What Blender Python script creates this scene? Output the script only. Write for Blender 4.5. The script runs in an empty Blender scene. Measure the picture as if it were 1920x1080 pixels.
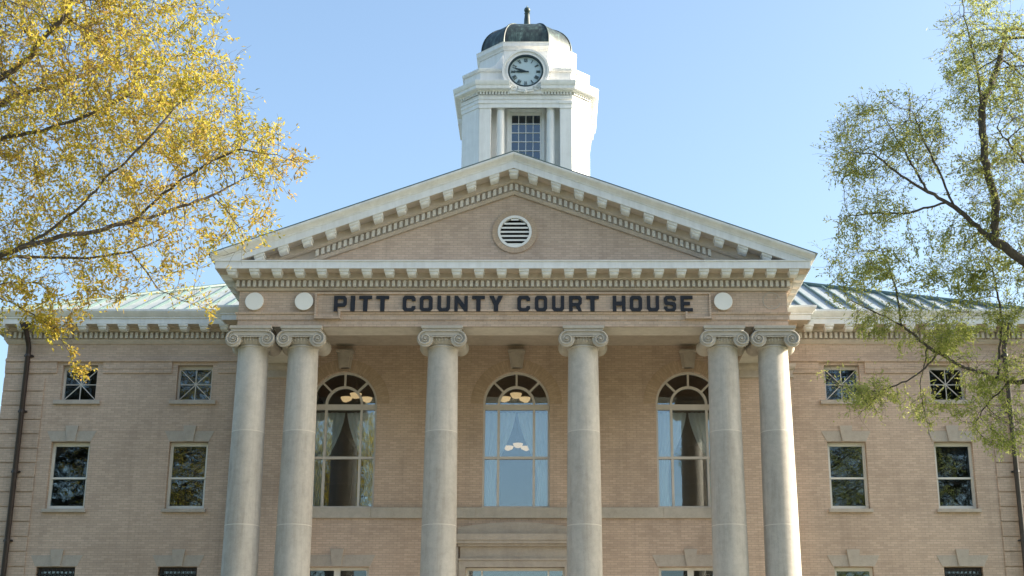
import bpy, bmesh, math, random
import numpy as np
from mathutils import Vector, Matrix
R = math.radians
S = bpy.context.scene
COL = S.collection
random.seed(7)

# ------------------------------------------------------------------ camera
CX, CD, CF, CP, CSX, EYE = 1.012, 37.63, 2687.0, .3045, 72.0, 1.7
cam_d = bpy.data.cameras.new('camera'); cam = bpy.data.objects.new('camera', cam_d); COL.objects.link(cam)
cam.location = (CX, -CD, EYE); cam.rotation_euler = (R(90) + CP, 0, 0)
cam_d.sensor_width = 36; cam_d.lens = CF * 36 / 1920; cam_d.shift_x = -CSX / 1920
cam_d.clip_start = .1; cam_d.clip_end = 6000
S.camera = cam
def at(px, py, Y):
    a = (px - 960 - CSX) / CF; b = (540 - py) / CF
    c, s = math.cos(CP), math.sin(CP)
    d = (a, c - b * s, s + b * c); t = (Y + CD) / d[1]
    return Vector((CX + a * t, Y, EYE + d[2] * t))

# ------------------------------------------------------------------ materials
def mat(name):
    m = bpy.data.materials.new(name); m.use_nodes = True
    nt = m.node_tree; b = nt.nodes['Principled BSDF']
    return m, nt, b
def node(nt, t, **kw):
    n = nt.nodes.new(t)
    for k, v in kw.items():
        if k in n.inputs: n.inputs[k].default_value = v
        else: setattr(n, k, v)
    return n
def ramp(nt, fac, stops):
    r = nt.nodes.new('ShaderNodeValToRGB'); cr = r.color_ramp
    while len(cr.elements) < len(stops): cr.elements.new(.5)
    for e, (p, c) in zip(cr.elements, stops): e.position = p; e.color = (*c, 1)
    nt.links.new(fac, r.inputs['Fac']); return r.outputs['Color']
def mixc(nt, fac, a, b, mode='MIX'):
    n = nt.nodes.new('ShaderNodeMix'); n.data_type = 'RGBA'; n.blend_type = mode
    for sock, v in ((n.inputs['Factor'], fac), (n.inputs[6], a), (n.inputs[7], b)):
        if isinstance(v, (int, float)): sock.default_value = v
        elif isinstance(v, tuple): sock.default_value = (*v, 1)
        else: nt.links.new(v, sock)
    return n.outputs[2]
def noise(nt, vec, scale, detail=4, rough=.6, stretch=None):
    if stretch:
        mp = nt.nodes.new('ShaderNodeMapping'); mp.inputs['Scale'].default_value = stretch
        nt.links.new(vec, mp.inputs['Vector']); vec = mp.outputs['Vector']
    n = node(nt, 'ShaderNodeTexNoise', Scale=scale, Detail=detail, Roughness=rough)
    nt.links.new(vec, n.inputs['Vector']); return n.outputs['Fac']
def objvec(nt): return nt.nodes.new('ShaderNodeTexCoord').outputs['Object']
def bump(nt, b, h, strength=.2, dist=.01):
    n = node(nt, 'ShaderNodeBump', Strength=strength, Distance=dist)
    nt.links.new(h, n.inputs['Height']); nt.links.new(n.outputs['Normal'], b.inputs['Normal'])

def plain(name, col, rough=.6, var=.12, scale=3, streak=True, metal=0):
    m, nt, b = mat(name); v = objvec(nt)
    f = noise(nt, v, scale)
    dark = tuple(c * (1 - var * 1.6) for c in col); lite = tuple(min(1, c * (1 + var * .6)) for c in col)
    c = ramp(nt, f, [(.25, dark), (.6, col), (.85, lite)])
    if streak:
        g = noise(nt, v, 2.2, 5, .7, (3, 3, .22))
        c = mixc(nt, 1.0, c, ramp(nt, g, [(.35, (.91, .905, .89)), (.6, (1, 1, 1))]), 'MULTIPLY')
    nt.links.new(c, b.inputs['Base Color']); b.inputs['Roughness'].default_value = rough
    b.inputs['Metallic'].default_value = metal
    bump(nt, b, f, .15, .006)
    return m

def brick(name, c1, c2, mortar, polar=False, bw=.205, bh=.0665):
    m, nt, b = mat(name); v = objvec(nt)
    sp = nt.nodes.new('ShaderNodeSeparateXYZ'); nt.links.new(v, sp.inputs[0])
    cb = nt.nodes.new('ShaderNodeCombineXYZ')
    if polar:
        an = node(nt, 'ShaderNodeMath', operation='ARCTAN2'); nt.links.new(sp.outputs['Z'], an.inputs[0]); nt.links.new(sp.outputs['X'], an.inputs[1])
        mu = node(nt, 'ShaderNodeMath', operation='MULTIPLY'); nt.links.new(an.outputs[0], mu.inputs[0]); mu.inputs[1].default_value = polar
        x2 = node(nt, 'ShaderNodeMath', operation='POWER'); nt.links.new(sp.outputs['X'], x2.inputs[0]); x2.inputs[1].default_value = 2
        z2 = node(nt, 'ShaderNodeMath', operation='POWER'); nt.links.new(sp.outputs['Z'], z2.inputs[0]); z2.inputs[1].default_value = 2
        su = node(nt, 'ShaderNodeMath', operation='ADD'); nt.links.new(x2.outputs[0], su.inputs[0]); nt.links.new(z2.outputs[0], su.inputs[1])
        sq = node(nt, 'ShaderNodeMath', operation='SQRT'); nt.links.new(su.outputs[0], sq.inputs[0])
        nt.links.new(sq.outputs[0], cb.inputs[0]); nt.links.new(mu.outputs[0], cb.inputs[1])
    else:
        ad = node(nt, 'ShaderNodeMath', operation='ADD'); nt.links.new(sp.outputs['X'], ad.inputs[0]); nt.links.new(sp.outputs['Y'], ad.inputs[1])
        nt.links.new(ad.outputs[0], cb.inputs[0]); nt.links.new(sp.outputs['Z'], cb.inputs[1])
    t = nt.nodes.new('ShaderNodeTexBrick')
    t.inputs['Scale'].default_value = 1; t.inputs['Mortar Size'].default_value = .008
    t.inputs['Mortar Smooth'].default_value = .3; t.inputs['Bias'].default_value = -.1
    t.inputs['Brick Width'].default_value = bw; t.inputs['Row Height'].default_value = bh
    t.inputs['Color1'].default_value = (*c1, 1); t.inputs['Color2'].default_value = (*c2, 1); t.inputs['Mortar'].default_value = (*mortar, 1)
    nt.links.new(cb.outputs[0], t.inputs['Vector'])
    # course-by-course and patch variation
    row = noise(nt, cb.outputs[0], 1, 3, .8, (.35, 14.5, 1))
    c = mixc(nt, 1.0, t.outputs['Color'], ramp(nt, row, [(.3, (.92, .915, .91)), (.55, (1, 1, 1)), (.75, (1.04, 1.03, 1.02))]), 'MULTIPLY')
    big = noise(nt, v, .45, 5, .65)
    c = mixc(nt, 1.0, c, ramp(nt, big, [(.3, (.84, .82, .8)), (.6, (1.04, 1.02, 1.0))]), 'MULTIPLY')
    st = noise(nt, v, 1.3, 5, .7, (2.5, 2.5, .2))
    c = mixc(nt, 1.0, c, ramp(nt, st, [(.3, (.88, .88, .88)), (.5, (1, 1, 1))]), 'MULTIPLY')
    nt.links.new(c, b.inputs['Base Color']); b.inputs['Roughness'].default_value = .85
    b.inputs['Specular IOR Level'].default_value = .25
    bump(nt, b, t.outputs['Fac'], -.35, .008)
    return m

def stone(name, col, joints=None, vary=False):
    m, nt, b = mat(name); v = objvec(nt); v0 = v
    if vary:
        oi = nt.nodes.new('ShaderNodeObjectInfo'); mu = node(nt, 'ShaderNodeMath', operation='MULTIPLY'); nt.links.new(oi.outputs['Random'], mu.inputs[0]); mu.inputs[1].default_value = 40
        va = node(nt, 'ShaderNodeVectorMath', operation='ADD'); nt.links.new(v, va.inputs[0]); nt.links.new(mu.outputs[0], va.inputs[1]); v = va.outputs[0]
    if vary:
        dr = noise(nt, v, 1.6, 6, .75, (2.2, 2.2, .18))
    f = noise(nt, v, 5, 8, .7); g = noise(nt, v, .9, 4, .6, (1.6, 1.6, .5)); h = noise(nt, v, 60, 3, .6)
    c = ramp(nt, f, [(.28, tuple(x * .84 for x in col)), (.55, col), (.8, tuple(min(1, x * 1.12) for x in col))])
    c = mixc(nt, 1.0, c, ramp(nt, g, [(.3, (.88, .87, .86)), (.55, (1, 1, 1)), (.75, (1.05, 1.04, 1.03))]), 'MULTIPLY')
    c = mixc(nt, 1.0, c, ramp(nt, h, [(.35, (.9, .9, .9)), (.6, (1, 1, 1))]), 'MULTIPLY')
    if vary: c = mixc(nt, 1.0, c, ramp(nt, dr, [(.3, (.78, .775, .77)), (.52, (1, 1, 1))]), 'MULTIPLY')
    if joints:
        sp = nt.nodes.new('ShaderNodeSeparateXYZ'); nt.links.new(v0, sp.inputs[0])
        for z, tone in joints:
            s1 = node(nt, 'ShaderNodeMath', operation='SUBTRACT'); nt.links.new(sp.outputs['Z'], s1.inputs[0]); s1.inputs[1].default_value = z
            lt = node(nt, 'ShaderNodeMath', operation='LESS_THAN'); nt.links.new(s1.outputs[0], lt.inputs[0]); lt.inputs[1].default_value = 0
            c = mixc(nt, lt.outputs[0], c, mixc(nt, 1.0, c, tone, 'MULTIPLY'))
            ab = node(nt, 'ShaderNodeMath', operation='ABSOLUTE'); nt.links.new(s1.outputs[0], ab.inputs[0])
            l2 = node(nt, 'ShaderNodeMath', operation='LESS_THAN'); nt.links.new(ab.outputs[0], l2.inputs[0]); l2.inputs[1].default_value = .009
            c = mixc(nt, l2.outputs[0], c, (.60, .56, .49))
    nt.links.new(c, b.inputs['Base Color']); b.inputs['Roughness'].default_value = .8
    b.inputs['Specular IOR Level'].default_value = .3
    bump(nt, b, f, .2, .01)
    return m

def glass_mat(name, refl=.35, tint=(.8, .88, .9), wav=.02):
    m, nt, b = mat(name); nt.nodes.remove(b); out = nt.nodes['Material Output']
    v = objvec(nt)
    tr = node(nt, 'ShaderNodeBsdfTransparent'); tr.inputs['Color'].default_value = (*tint, 1)
    gl = node(nt, 'ShaderNodeBsdfGlossy', Roughness=.0)
    gl.inputs['Color'].default_value = (.9, .96, 1, 1)
    n = noise(nt, v, 1.4, 2); bp = node(nt, 'ShaderNodeBump', Strength=wav, Distance=.05)
    nt.links.new(n, bp.inputs['Height']); nt.links.new(bp.outputs['Normal'], gl.inputs['Normal'])
    fr = node(nt, 'ShaderNodeFresnel', IOR=1.5)
    ad = node(nt, 'ShaderNodeMath', operation='ADD'); nt.links.new(fr.outputs[0], ad.inputs[0]); ad.inputs[1].default_value = refl; ad.use_clamp = True
    mx = nt.nodes.new('ShaderNodeMixShader'); nt.links.new(ad.outputs[0], mx.inputs[0])
    nt.links.new(tr.outputs[0], mx.inputs[1]); nt.links.new(gl.outputs[0], mx.inputs[2])
    nt.links.new(mx.outputs[0], out.inputs['Surface'])
    return m

def leaf_mat(name, stops, trans=.4):
    m, nt, b = mat(name); nt.nodes.remove(b); out = nt.nodes['Material Output']
    geo = nt.nodes.new('ShaderNodeNewGeometry'); v = objvec(nt)
    n = noise(nt, v, .55, 3, .6)
    mr = node(nt, 'ShaderNodeMath', operation='MULTIPLY_ADD'); nt.links.new(n, mr.inputs[0]); mr.inputs[1].default_value = 1.1; mr.inputs[2].default_value = -.3
    ad = node(nt, 'ShaderNodeMath', operation='MULTIPLY_ADD'); nt.links.new(geo.outputs['Random Per Island'], ad.inputs[0]); ad.inputs[1].default_value = .5
    nt.links.new(mr.outputs[0], ad.inputs[2])
    c = ramp(nt, ad.outputs[0], stops)
    d = nt.nodes.new('ShaderNodeBsdfDiffuse'); t = nt.nodes.new('ShaderNodeBsdfTranslucent')
    nt.links.new(c, d.inputs['Color']); nt.links.new(c, t.inputs['Color'])
    mx = nt.nodes.new('ShaderNodeMixShader'); mx.inputs[0].default_value = trans
    nt.links.new(d.outputs[0], mx.inputs[1]); nt.links.new(t.outputs[0], mx.inputs[2]); nt.links.new(mx.outputs[0], out.inputs['Surface'])
    return m

def emit_mat(name, col, strength):
    m, nt, b = mat(name)
    b.inputs['Base Color'].default_value = (.8, .75, .65, 1)
    b.inputs['Emission Color'].default_value = (*col, 1); b.inputs['Emission Strength'].default_value = strength
    return m

BRICK = brick('tan_brick', (.578, .452, .36), (.478, .368, .29), (.41, .335, .275))
BRICKP = brick('tan_brick_arch', (.52, .40, .295), (.43, .325, .235), (.41, .33, .255), polar=1.15, bw=.205, bh=.068)
BRICKV = brick('tan_brick_ring', (.52, .40, .295), (.43, .325, .235), (.41, .33, .255), polar=.55, bw=.11, bh=.062)
WHITE = plain('white_paint', (.745, .76, .765), .5, .08)
TOWERW = plain('tower_white_paint', (.80, .79, .77), .5, .05)
BOUNCEP = plain('bounce_warmed_paint', (.62, .585, .525), .6, .1)  # white trim paint with warm bounced light put into its colour
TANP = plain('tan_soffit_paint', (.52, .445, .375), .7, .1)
TRIM = plain('window_paint', (.68, .66, .60), .5, .06, streak=False)
FRAMEG = plain('grey_frame_paint', (.58, .54, .49), .5, .06, streak=False)
STONE = stone('limestone', (.48, .44, .38))
LINTEL = stone('lintel_stone', (.46, .405, .345))
COLST = stone('column_stone', (.545, .505, .45), joints=[(9.47, (.90, .90, .90)), (6.99, (.98, .99, 1.0))], vary=True)
NAVY = plain('navy_letter_paint', (.011, .014, .024), .75, .1, streak=False)
DISC = plain('white_disc_paint', (.78, .77, .73), .5, .03, streak=False)
DARKM = plain('dark_pipe_paint', (.035, .022, .02), .45, .2)
PIPEG = plain('grey_pipe_paint', (.05, .045, .045), .45, .2)
IRON = plain('black_iron', (.015, .014, .014), .4, .1, streak=False)
GLASS = glass_mat('window_glass', .055)
GLASSA = glass_mat('arched_window_glass', .13, (.93, .97, .98))
GLASST = glass_mat('tower_glass', .10, (.35, .42, .5))
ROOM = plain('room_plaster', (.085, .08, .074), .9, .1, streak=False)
CURT = plain('pale_curtain_cloth', (.78, .82, .80), .9, .05, streak=False)
BRASS = plain('dark_bronze', (.06, .045, .03), .4, .1, streak=False)
BOWL = emit_mat('lit_bowl_glass', (1.0, .66, .32), .3)
DIAL = plain('clock_dial_paint', (.47, .58, .62), .5, .04, streak=False)
HAND = plain('dark_green_paint', (.012, .03, .034), .5, .1, streak=False)
def roof_mat():
    m, nt, b = mat('standing_seam_metal'); v = objvec(nt)
    f = noise(nt, v, .8, 5, .6)
    c = ramp(nt, f, [(.3, (.29, .325, .325)), (.65, (.385, .415, .41))])
    nt.links.new(c, b.inputs['Base Color']); b.inputs['Roughness'].default_value = .5; b.inputs['Metallic'].default_value = .12
    return m
ROOF = roof_mat()
SEAM = plain('seam_metal', (.10, .16, .16), .5, .1, streak=False)
def copper_mat():
    m, nt, b = mat('patinated_copper'); v = objvec(nt)
    f = noise(nt, v, 5.0, 6, .7, (1.6, 1.6, .16)); g = noise(nt, v, 2.2, 5, .6)
    ad = node(nt, 'ShaderNodeMath', operation='MULTIPLY_ADD'); nt.links.new(g, ad.inputs[0]); ad.inputs[1].default_value = .55; nt.links.new(f, ad.inputs[2])
    c = ramp(nt, ad.outputs[0], [(.64, (.016, .022, .024)), (.8, (.036, .055, .053)), (.92, (.08, .125, .115)), (1.0, (.2, .28, .25))])
    nt.links.new(c, b.inputs['Base Color']); b.inputs['Roughness'].default_value = .5; b.inputs['Metallic'].default_value = .15
    return m
COPPER = copper_mat()
REDCAP = plain('red_ridge_tile', (.16, .035, .03), .6, .1)
def bark_mat(name, col):
    m, nt, b = mat(name); v = objvec(nt)
    f = noise(nt, v, 9, 6, .7, (2, 2, .5))
    c = ramp(nt, f, [(.3, tuple(x * .5 for x in col)), (.7, tuple(x * 1.3 for x in col))])
    nt.links.new(c, b.inputs['Base Color']); b.inputs['Roughness'].default_value = .9
    bump(nt, b, f, .6, .02); return m
BARK = bark_mat('oak_bark', (.095, .08, .068))
LEAFY = leaf_mat('golden_spring_leaves', [(.0, (.22, .24, .045)), (.28, (.43, .40, .058)), (.58, (.51, .40, .08)), (.8, (.48, .32, .09)), (.98, (.30, .18, .07))], .48)
LEAFG = leaf_mat('olive_spring_leaves', [(.05, (.23, .28, .07)), (.4, (.34, .385, .11)), (.7, (.45, .455, .15)), (.95, (.58, .53, .2))], .5)

# ------------------------------------------------------------------ mesh helpers
class MB:
    def __init__(s): s.v = []; s.f = []
    def add(s, vs, fs):
        n = len(s.v); s.v += [tuple(p) for p in vs]; s.f += [tuple(i + n for i in f) for f in fs]; return s
    def box(s, x0, x1, y0, y1, z0, z1):
        return s.add([(x0, y0, z0), (x1, y0, z0), (x1, y1, z0), (x0, y1, z0), (x0, y0, z1), (x1, y0, z1), (x1, y1, z1), (x0, y1, z1)],
                     [(0, 3, 2, 1), (4, 5, 6, 7), (0, 1, 5, 4), (1, 2, 6, 5), (2, 3, 7, 6), (3, 0, 4, 7)])
    def prism(s, poly, axis, a, b):
        """extrude a simple convex-ish polygon [(u,w)] along axis ('x': (u,w)=(y,z); 'y': (x,z); 'z': (x,y))"""
        P = {'x': lambda u, w, t: (t, u, w), 'y': lambda u, w, t: (u, t, w), 'z': lambda u, w, t: (u, w, t)}[axis]
        n = len(poly)
        vs = [P(u, w, a) for u, w in poly] + [P(u, w, b) for u, w in poly]
        return s.add(vs, [tuple(range(n))[::-1], tuple(range(n, 2 * n))] + [(i, (i + 1) % n, n + (i + 1) % n, n + i) for i in range(n)])
    def lathe(s, prof, cx=0, cy=0, n=32, cap=True):
        vs = []; fs = []
        for r, z in prof:
            for k in range(n):
                a = 2 * math.pi * k / n; vs.append((cx + r * math.cos(a), cy + r * math.sin(a), z))
        for j in range(len(prof) - 1):
            for k in range(n):
                fs.append((j * n + k, j * n + (k + 1) % n, (j + 1) * n + (k + 1) % n, (j + 1) * n + k))
        if cap: fs.append(tuple(range(n))[::-1]); fs.append(tuple((len(prof) - 1) * n + k for k in range(n)))
        return s.add(vs, fs)
    def tube(s, pts, r, n=8):
        pts = [Vector(p) for p in pts]; rr = r if isinstance(r, (list, tuple)) else [r] * len(pts)
        vs = []; fs = []
        for i, p in enumerate(pts):
            d = (pts[min(i + 1, len(pts) - 1)] - pts[max(i - 1, 0)]).normalized()
            u = d.orthogonal().normalized() if i == 0 else (u - d * u.dot(d)).normalized()
            w = d.cross(u)
            for k in range(n):
                a = 2 * math.pi * k / n; vs.append(p + (u * math.cos(a) + w * math.sin(a)) * rr[i])
        for i in range(len(pts) - 1):
            for k in range(n): fs.append((i * n + k, i * n + (k + 1) % n, (i + 1) * n + (k + 1) % n, (i + 1) * n + k))
        fs.append(tuple(range(n))[::-1]); fs.append(tuple((len(pts) - 1) * n + k for k in range(n)))
        return s.add(vs, fs)
    def sweep(s, prof, path, closed=False, caps=True):
        """profile [(out, z)] swept along a plan path with mitred corners; out is to the right of travel"""
        P = [Vector((p[0], p[1])) for p in path]; n = len(P); m = len(prof); M = []
        for i in range(n):
            ds = []
            if closed or i > 0: ds.append((P[i] - P[i - 1]).normalized())
            if closed or i < n - 1: ds.append((P[(i + 1) % n] - P[i]).normalized())
            ns = [Vector((d.y, -d.x)) for d in ds]
            if len(ns) == 1: M.append(ns[0])
            else:
                b = (ns[0] + ns[1]); b = b / (b.dot(ns[0])); M.append(b)
        vs = [(P[i].x + M[i].x * o, P[i].y + M[i].y * o, z) for i in range(n) for o, z in prof]
        fs = []
        for i in range(n if closed else n - 1):
            j = (i + 1) % n
            for k in range(m): fs.append((i * m + k, i * m + (k + 1) % m, j * m + (k + 1) % m, j * m + k))
        if caps and not closed: fs += [tuple(range(m)), tuple((n - 1) * m + k for k in range(m))[::-1]]
        return s.add(vs, fs)
    def teeth(s, path, pitch, width, o0, o1, z0, z1, closed=False):
        """small blocks (a dentil course) along a plan path"""
        n = len(path)
        for i in range(n if closed else n - 1):
            a = Vector(path[i]); b = Vector(path[(i + 1) % n]); d = b - a; L = d.length; d.normalize(); nr = Vector((d.y, -d.x))
            k = max(1, round((L) / pitch)); p = L / k
            for q in range(k):
                c = a + d * (p * (q + .5)); h = width / 2
                q4 = [c - d * h + nr * o0, c + d * h + nr * o0, c + d * h + nr * o1, c - d * h + nr * o1]
                s.add([(v.x, v.y, z0) for v in q4] + [(v.x, v.y, z1) for v in q4],
                      [(0, 1, 2, 3), (4, 7, 6, 5), (0, 4, 5, 1), (1, 5, 6, 2), (2, 6, 7, 3), (3, 7, 4, 0)])
        return s
    def outline(s, loops, y0, y1, origin=(0, 0)):
        """2-D outline in (x,z) with holes, filled and given thickness from y0 to y1"""
        bm = bmesh.new(); es = []
        for lp in loops:
            vs = [bm.verts.new((x, 0, z)) for x, z in lp]
            es += [bm.edges.new((vs[i], vs[(i + 1) % len(vs)])) for i in range(len(vs))]
        bmesh.ops.triangle_fill(bm, use_beauty=True, use_dissolve=False, edges=es, normal=(0, -1, 0))
        bm.verts.ensure_lookup_table(); bm.faces.ensure_lookup_table()
        nv = len(bm.verts); bm.verts.index_update()
        V = [(v.co.x, v.co.z) for v in bm.verts]; F = [tuple(v.index for v in f.verts) for f in bm.faces]
        B = [(e.verts[0].index, e.verts[1].index) for e in bm.edges if len(e.link_faces) == 1]
        bm.free()
        vs = [(x, y0, z) for x, z in V] + [(x, y1, z) for x, z in V]
        fs = F + [tuple(i + nv for i in f[::-1]) for f in F] + [(a, b, b + nv, a + nv) for a, b in B]
        return s.add(vs, fs)
    def build(s, name, m, parent=None, smooth=False, loc=None, angle=40):
        me = bpy.data.meshes.new(name)
        vs = s.v if loc is None else [(x - loc[0], y - loc[1], z - loc[2]) for x, y, z in s.v]
        me.from_pydata(vs, [], s.f)
        bm = bmesh.new(); bm.from_mesh(me); bmesh.ops.recalc_face_normals(bm, faces=bm.faces); bm.to_mesh(me); bm.free()
        me.materials.append(m)
        if smooth:
            me.polygons.foreach_set('use_smooth', [True] * len(me.polygons))
            me.set_sharp_from_angle(angle=R(angle))
        me.update()
        return link(name, me, parent, loc)
def link(name, me, parent=None, loc=None):
    o = bpy.data.objects.new(name, me); COL.objects.link(o)
    wl = Vector(loc) if loc is not None else Vector((0, 0, 0))
    if parent is not None:
        o.parent = parent; o.location = wl - worldloc(parent)
    else: o.location = wl
    return o
def worldloc(o):
    p = Vector(o.location)
    while o.parent: o = o.parent; p = p + Vector(o.location)
    return p
def copy_to(o, parent, loc):
    c = o.copy(); COL.objects.link(c); c.parent = parent
    c.location = Vector(loc) - (worldloc(parent) if parent else Vector((0, 0, 0))); return c
def tag(o, label=None, cat=None, group=None, kind=None):
    if label: o['label'] = label
    if cat: o['category'] = cat
    if group: o['group'] = group
    if kind: o['kind'] = kind
    return o
def empty(name, loc, label, cat, group=None):
    o = bpy.data.objects.new(name, None); COL.objects.link(o); o.location = loc; o.empty_display_size = .3
    return tag(o, label, cat, group)
def rect(x0, x1, z0, z1): return [(x0, z0), (x1, z0), (x1, z1), (x0, z1)]
def arc(cx, cz, r, a0, a1, n): return [(cx + r * math.cos(R(a0 + (a1 - a0) * i / n)), cz + r * math.sin(R(a0 + (a1 - a0) * i / n))) for i in range(n + 1)]

# ------------------------------------------------------------------ the courthouse
W = 4.03            # plane of the wing walls and the porch back wall
FL = 2.6            # porch floor
HX = 7.44; FY = -.42  # portico entablature faces
CH = empty('courthouse', (0, 4, 0), 'tan brick courthouse with six tall stone columns, pediment and white clock tower', 'building')

# walls with openings
SASH_X = (-13.12, -9.64, 9.74, 12.88); ATT_X = (-13.06, -9.62, 9.73, 12.86); LOW_X = (-13.19, -9.69, 9.73, 12.87)
ARCH_X = (-5.13, 0.0, 5.13)
AS, AR, AB = 11.19, .99, 8.10
def arch_loop(xc, r=AR, zb=AB, zs=AS, n=28): return [(xc - r, zb), (xc + r, zb)] + arc(xc, zs, r, 0, 180, n)
wing = []
for side in (-1, 1):
    x0, x1 = (-15.3, -7.2) if side < 0 else (7.2, 15.3)
    holes = []
    for L, hw, z0, z1 in ((SASH_X, .57, 8.06, 10.04), (ATT_X, .525, 11.29, 12.37), (LOW_X, .56, 4.3, 6.40)):
        holes += [rect(x - hw, x + hw, z0, z1) for x in L if x * side > 0]
    m = MB(); m.outline([rect(x0, x1, 0, 13.2)] + holes, W, W + .4)
    # side and back walls
    xs = x0 if side < 0 else x1
    m.box(min(xs, xs - side * .4), max(xs, xs - side * .4), W + .403, 21, 0, 13.2)
    w_ = m.build('wing_wall', BRICK, CH); wing.append(w_)
    b = MB()
    # quoins, string course and frieze ledges in relief
    xe = xs
    z = .4
    while z < 11.9:
        xa, xb = sorted((xe, xe - side * (1.22 if True else 1)))
        b.box(xa, xb, W - .035, W - .001, z, z + .395); z += .43
    b.build('quoin_course', BRICK, w_)
    b = MB()
    xs_ = sorted([x for x in ATT_X if x * side > 0])
    edges = [x0 if side < 0 else 8.16] + [e for x in xs_ for e in (x - .69, x + .69)] + [x1 if side > 0 else -8.16]
    for i in range(0, len(edges), 2):
        xa, xb = edges[i], edges[i + 1]
        if xb - xa < .1: continue
        b.box(xa, xb, W - .04, W - .001, 12.12, 12.24); b.box(xa, xb, W - .055, W - .001, 12.243, 12.46)
    xa, xb = (x0, -8.16) if side < 0 else (8.16, x1)
    b.box(xa, xb, W - .095, W - .001, 12.463, 12.53); b.box(xa, xb, W - .06, W - .001, 12.533, 12.57)
    b.build('string_course', BRICK, w_)
MB().box(-14.9, 14.9, 20.6, 21, 0, 13.2).build('rear_wall', BRICK, CH)
# porch wall
m = MB()
DH = [(-.0, 1.42, FL, 6.40)]
m.outline([rect(-7.19, 7.19, 0, 13.2)] + [arch_loop(x) for x in ARCH_X] + [rect(-1.42, 1.42, FL, 6.40)] +
          [rect(x - .93, x + .93, 3.9, 6.40) for x in (-5.13, 5.05)], W, W + .4)
PW = m.build('porch_wall', BRICK, CH)
for x in ARCH_X:
    m = MB(); m.outline([arc(x, AS, 1.36, 0, 180, 28) + arc(x, AS, 1.002, 180, 0, 28)], W - .012, W - .001)
    m.build('brick_arch', BRICKP, PW, loc=(x, W, AS))
    k = MB(); 
    for wt, wb, y in ((.235, .175, .17), (.155, .115, .22)):
        k.add([(x - wb, W - y + .03, 12.26), (x + wb, W - y + .03, 12.26), (x + wt, W - y, 12.72), (x - wt, W - y, 12.72),
               (x - wb, W - .001, 12.26), (x + wb, W - .001, 12.26), (x + wt, W - .001, 12.72), (x - wt, W - .001, 12.72)],
              [(0, 1, 2, 3), (4, 7, 6, 5), (0, 4, 5, 1), (1, 5, 6, 2), (2, 6, 7, 3), (3, 7, 4, 0)])
    k.box(x - .26, x + .26, W - .25, W - .001, 12.723, 12.79); k.box(x - .22, x + .22, W - .2, W - .001, 12.79, 12.83)
    k.build('keystone', LINTEL, PW)
m = MB(); 
xs = [-6.3, -4.2, -1.85, -1.15, 1.3, 1.75, 4.3, 6.3]
for a, b in zip(xs, xs[1:]): m.box(a + .004, b - .004, W - .07, W - .001, 7.79, 8.095)
m.build('sill_course', STONE, PW)

# arched windows
GY = W + .17
for i, x in enumerate(ARCH_X):
    t = .035
    o = [(x - .988, AB + .002), (x + .988, AB + .002)] + arc(x, AS, .988, 0, 180, 32)
    ri, ro = .525, .988
    holes = []
    for xa, xb in ((-.93, -ri - t), (-ri + t, ri - t), (ri + t, .93)):
        holes += [rect(x + xa, x + xb, AB + .06, 9.55), rect(x + xa, x + xb, 9.62, 11.03)]
    ra = ri - t; holes.append(arc(x, AS, ra, 0, 180, 20)[:-1] + [(x - ra, AS), ])
    r1, r2 = ri + t, ro - .06
    for a0, a1 in ((0, 45), (45, 90), (90, 135), (135, 180)):
        e1, e2 = math.degrees(.028 / r1), math.degrees(.028 / r2)
        s0 = 0 if a0 == 0 else 1; s1 = 0 if a1 == 180 else 1
        holes.append(arc(x, AS, r2, a0 + e2 * s0, a1 - e2 * s1, 8) + arc(x, AS, r1, a1 - e1 * s1, a0 + e1 * s0, 8))
    m = MB(); m.outline([o] + holes, W + .1, W + .19)
    aw = m.build('arched_window', FRAMEG, CH, loc=(x, W + .1, AB))
    p = MB(); p.outline([[(x - .97, AB + .02), (x + .97, AB + .02)] + arc(x, AS, .97, 0, 180, 32)], GY, GY + .006)
    p.build('pane', GLASSA, aw, loc=(x, GY, AB))

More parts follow.
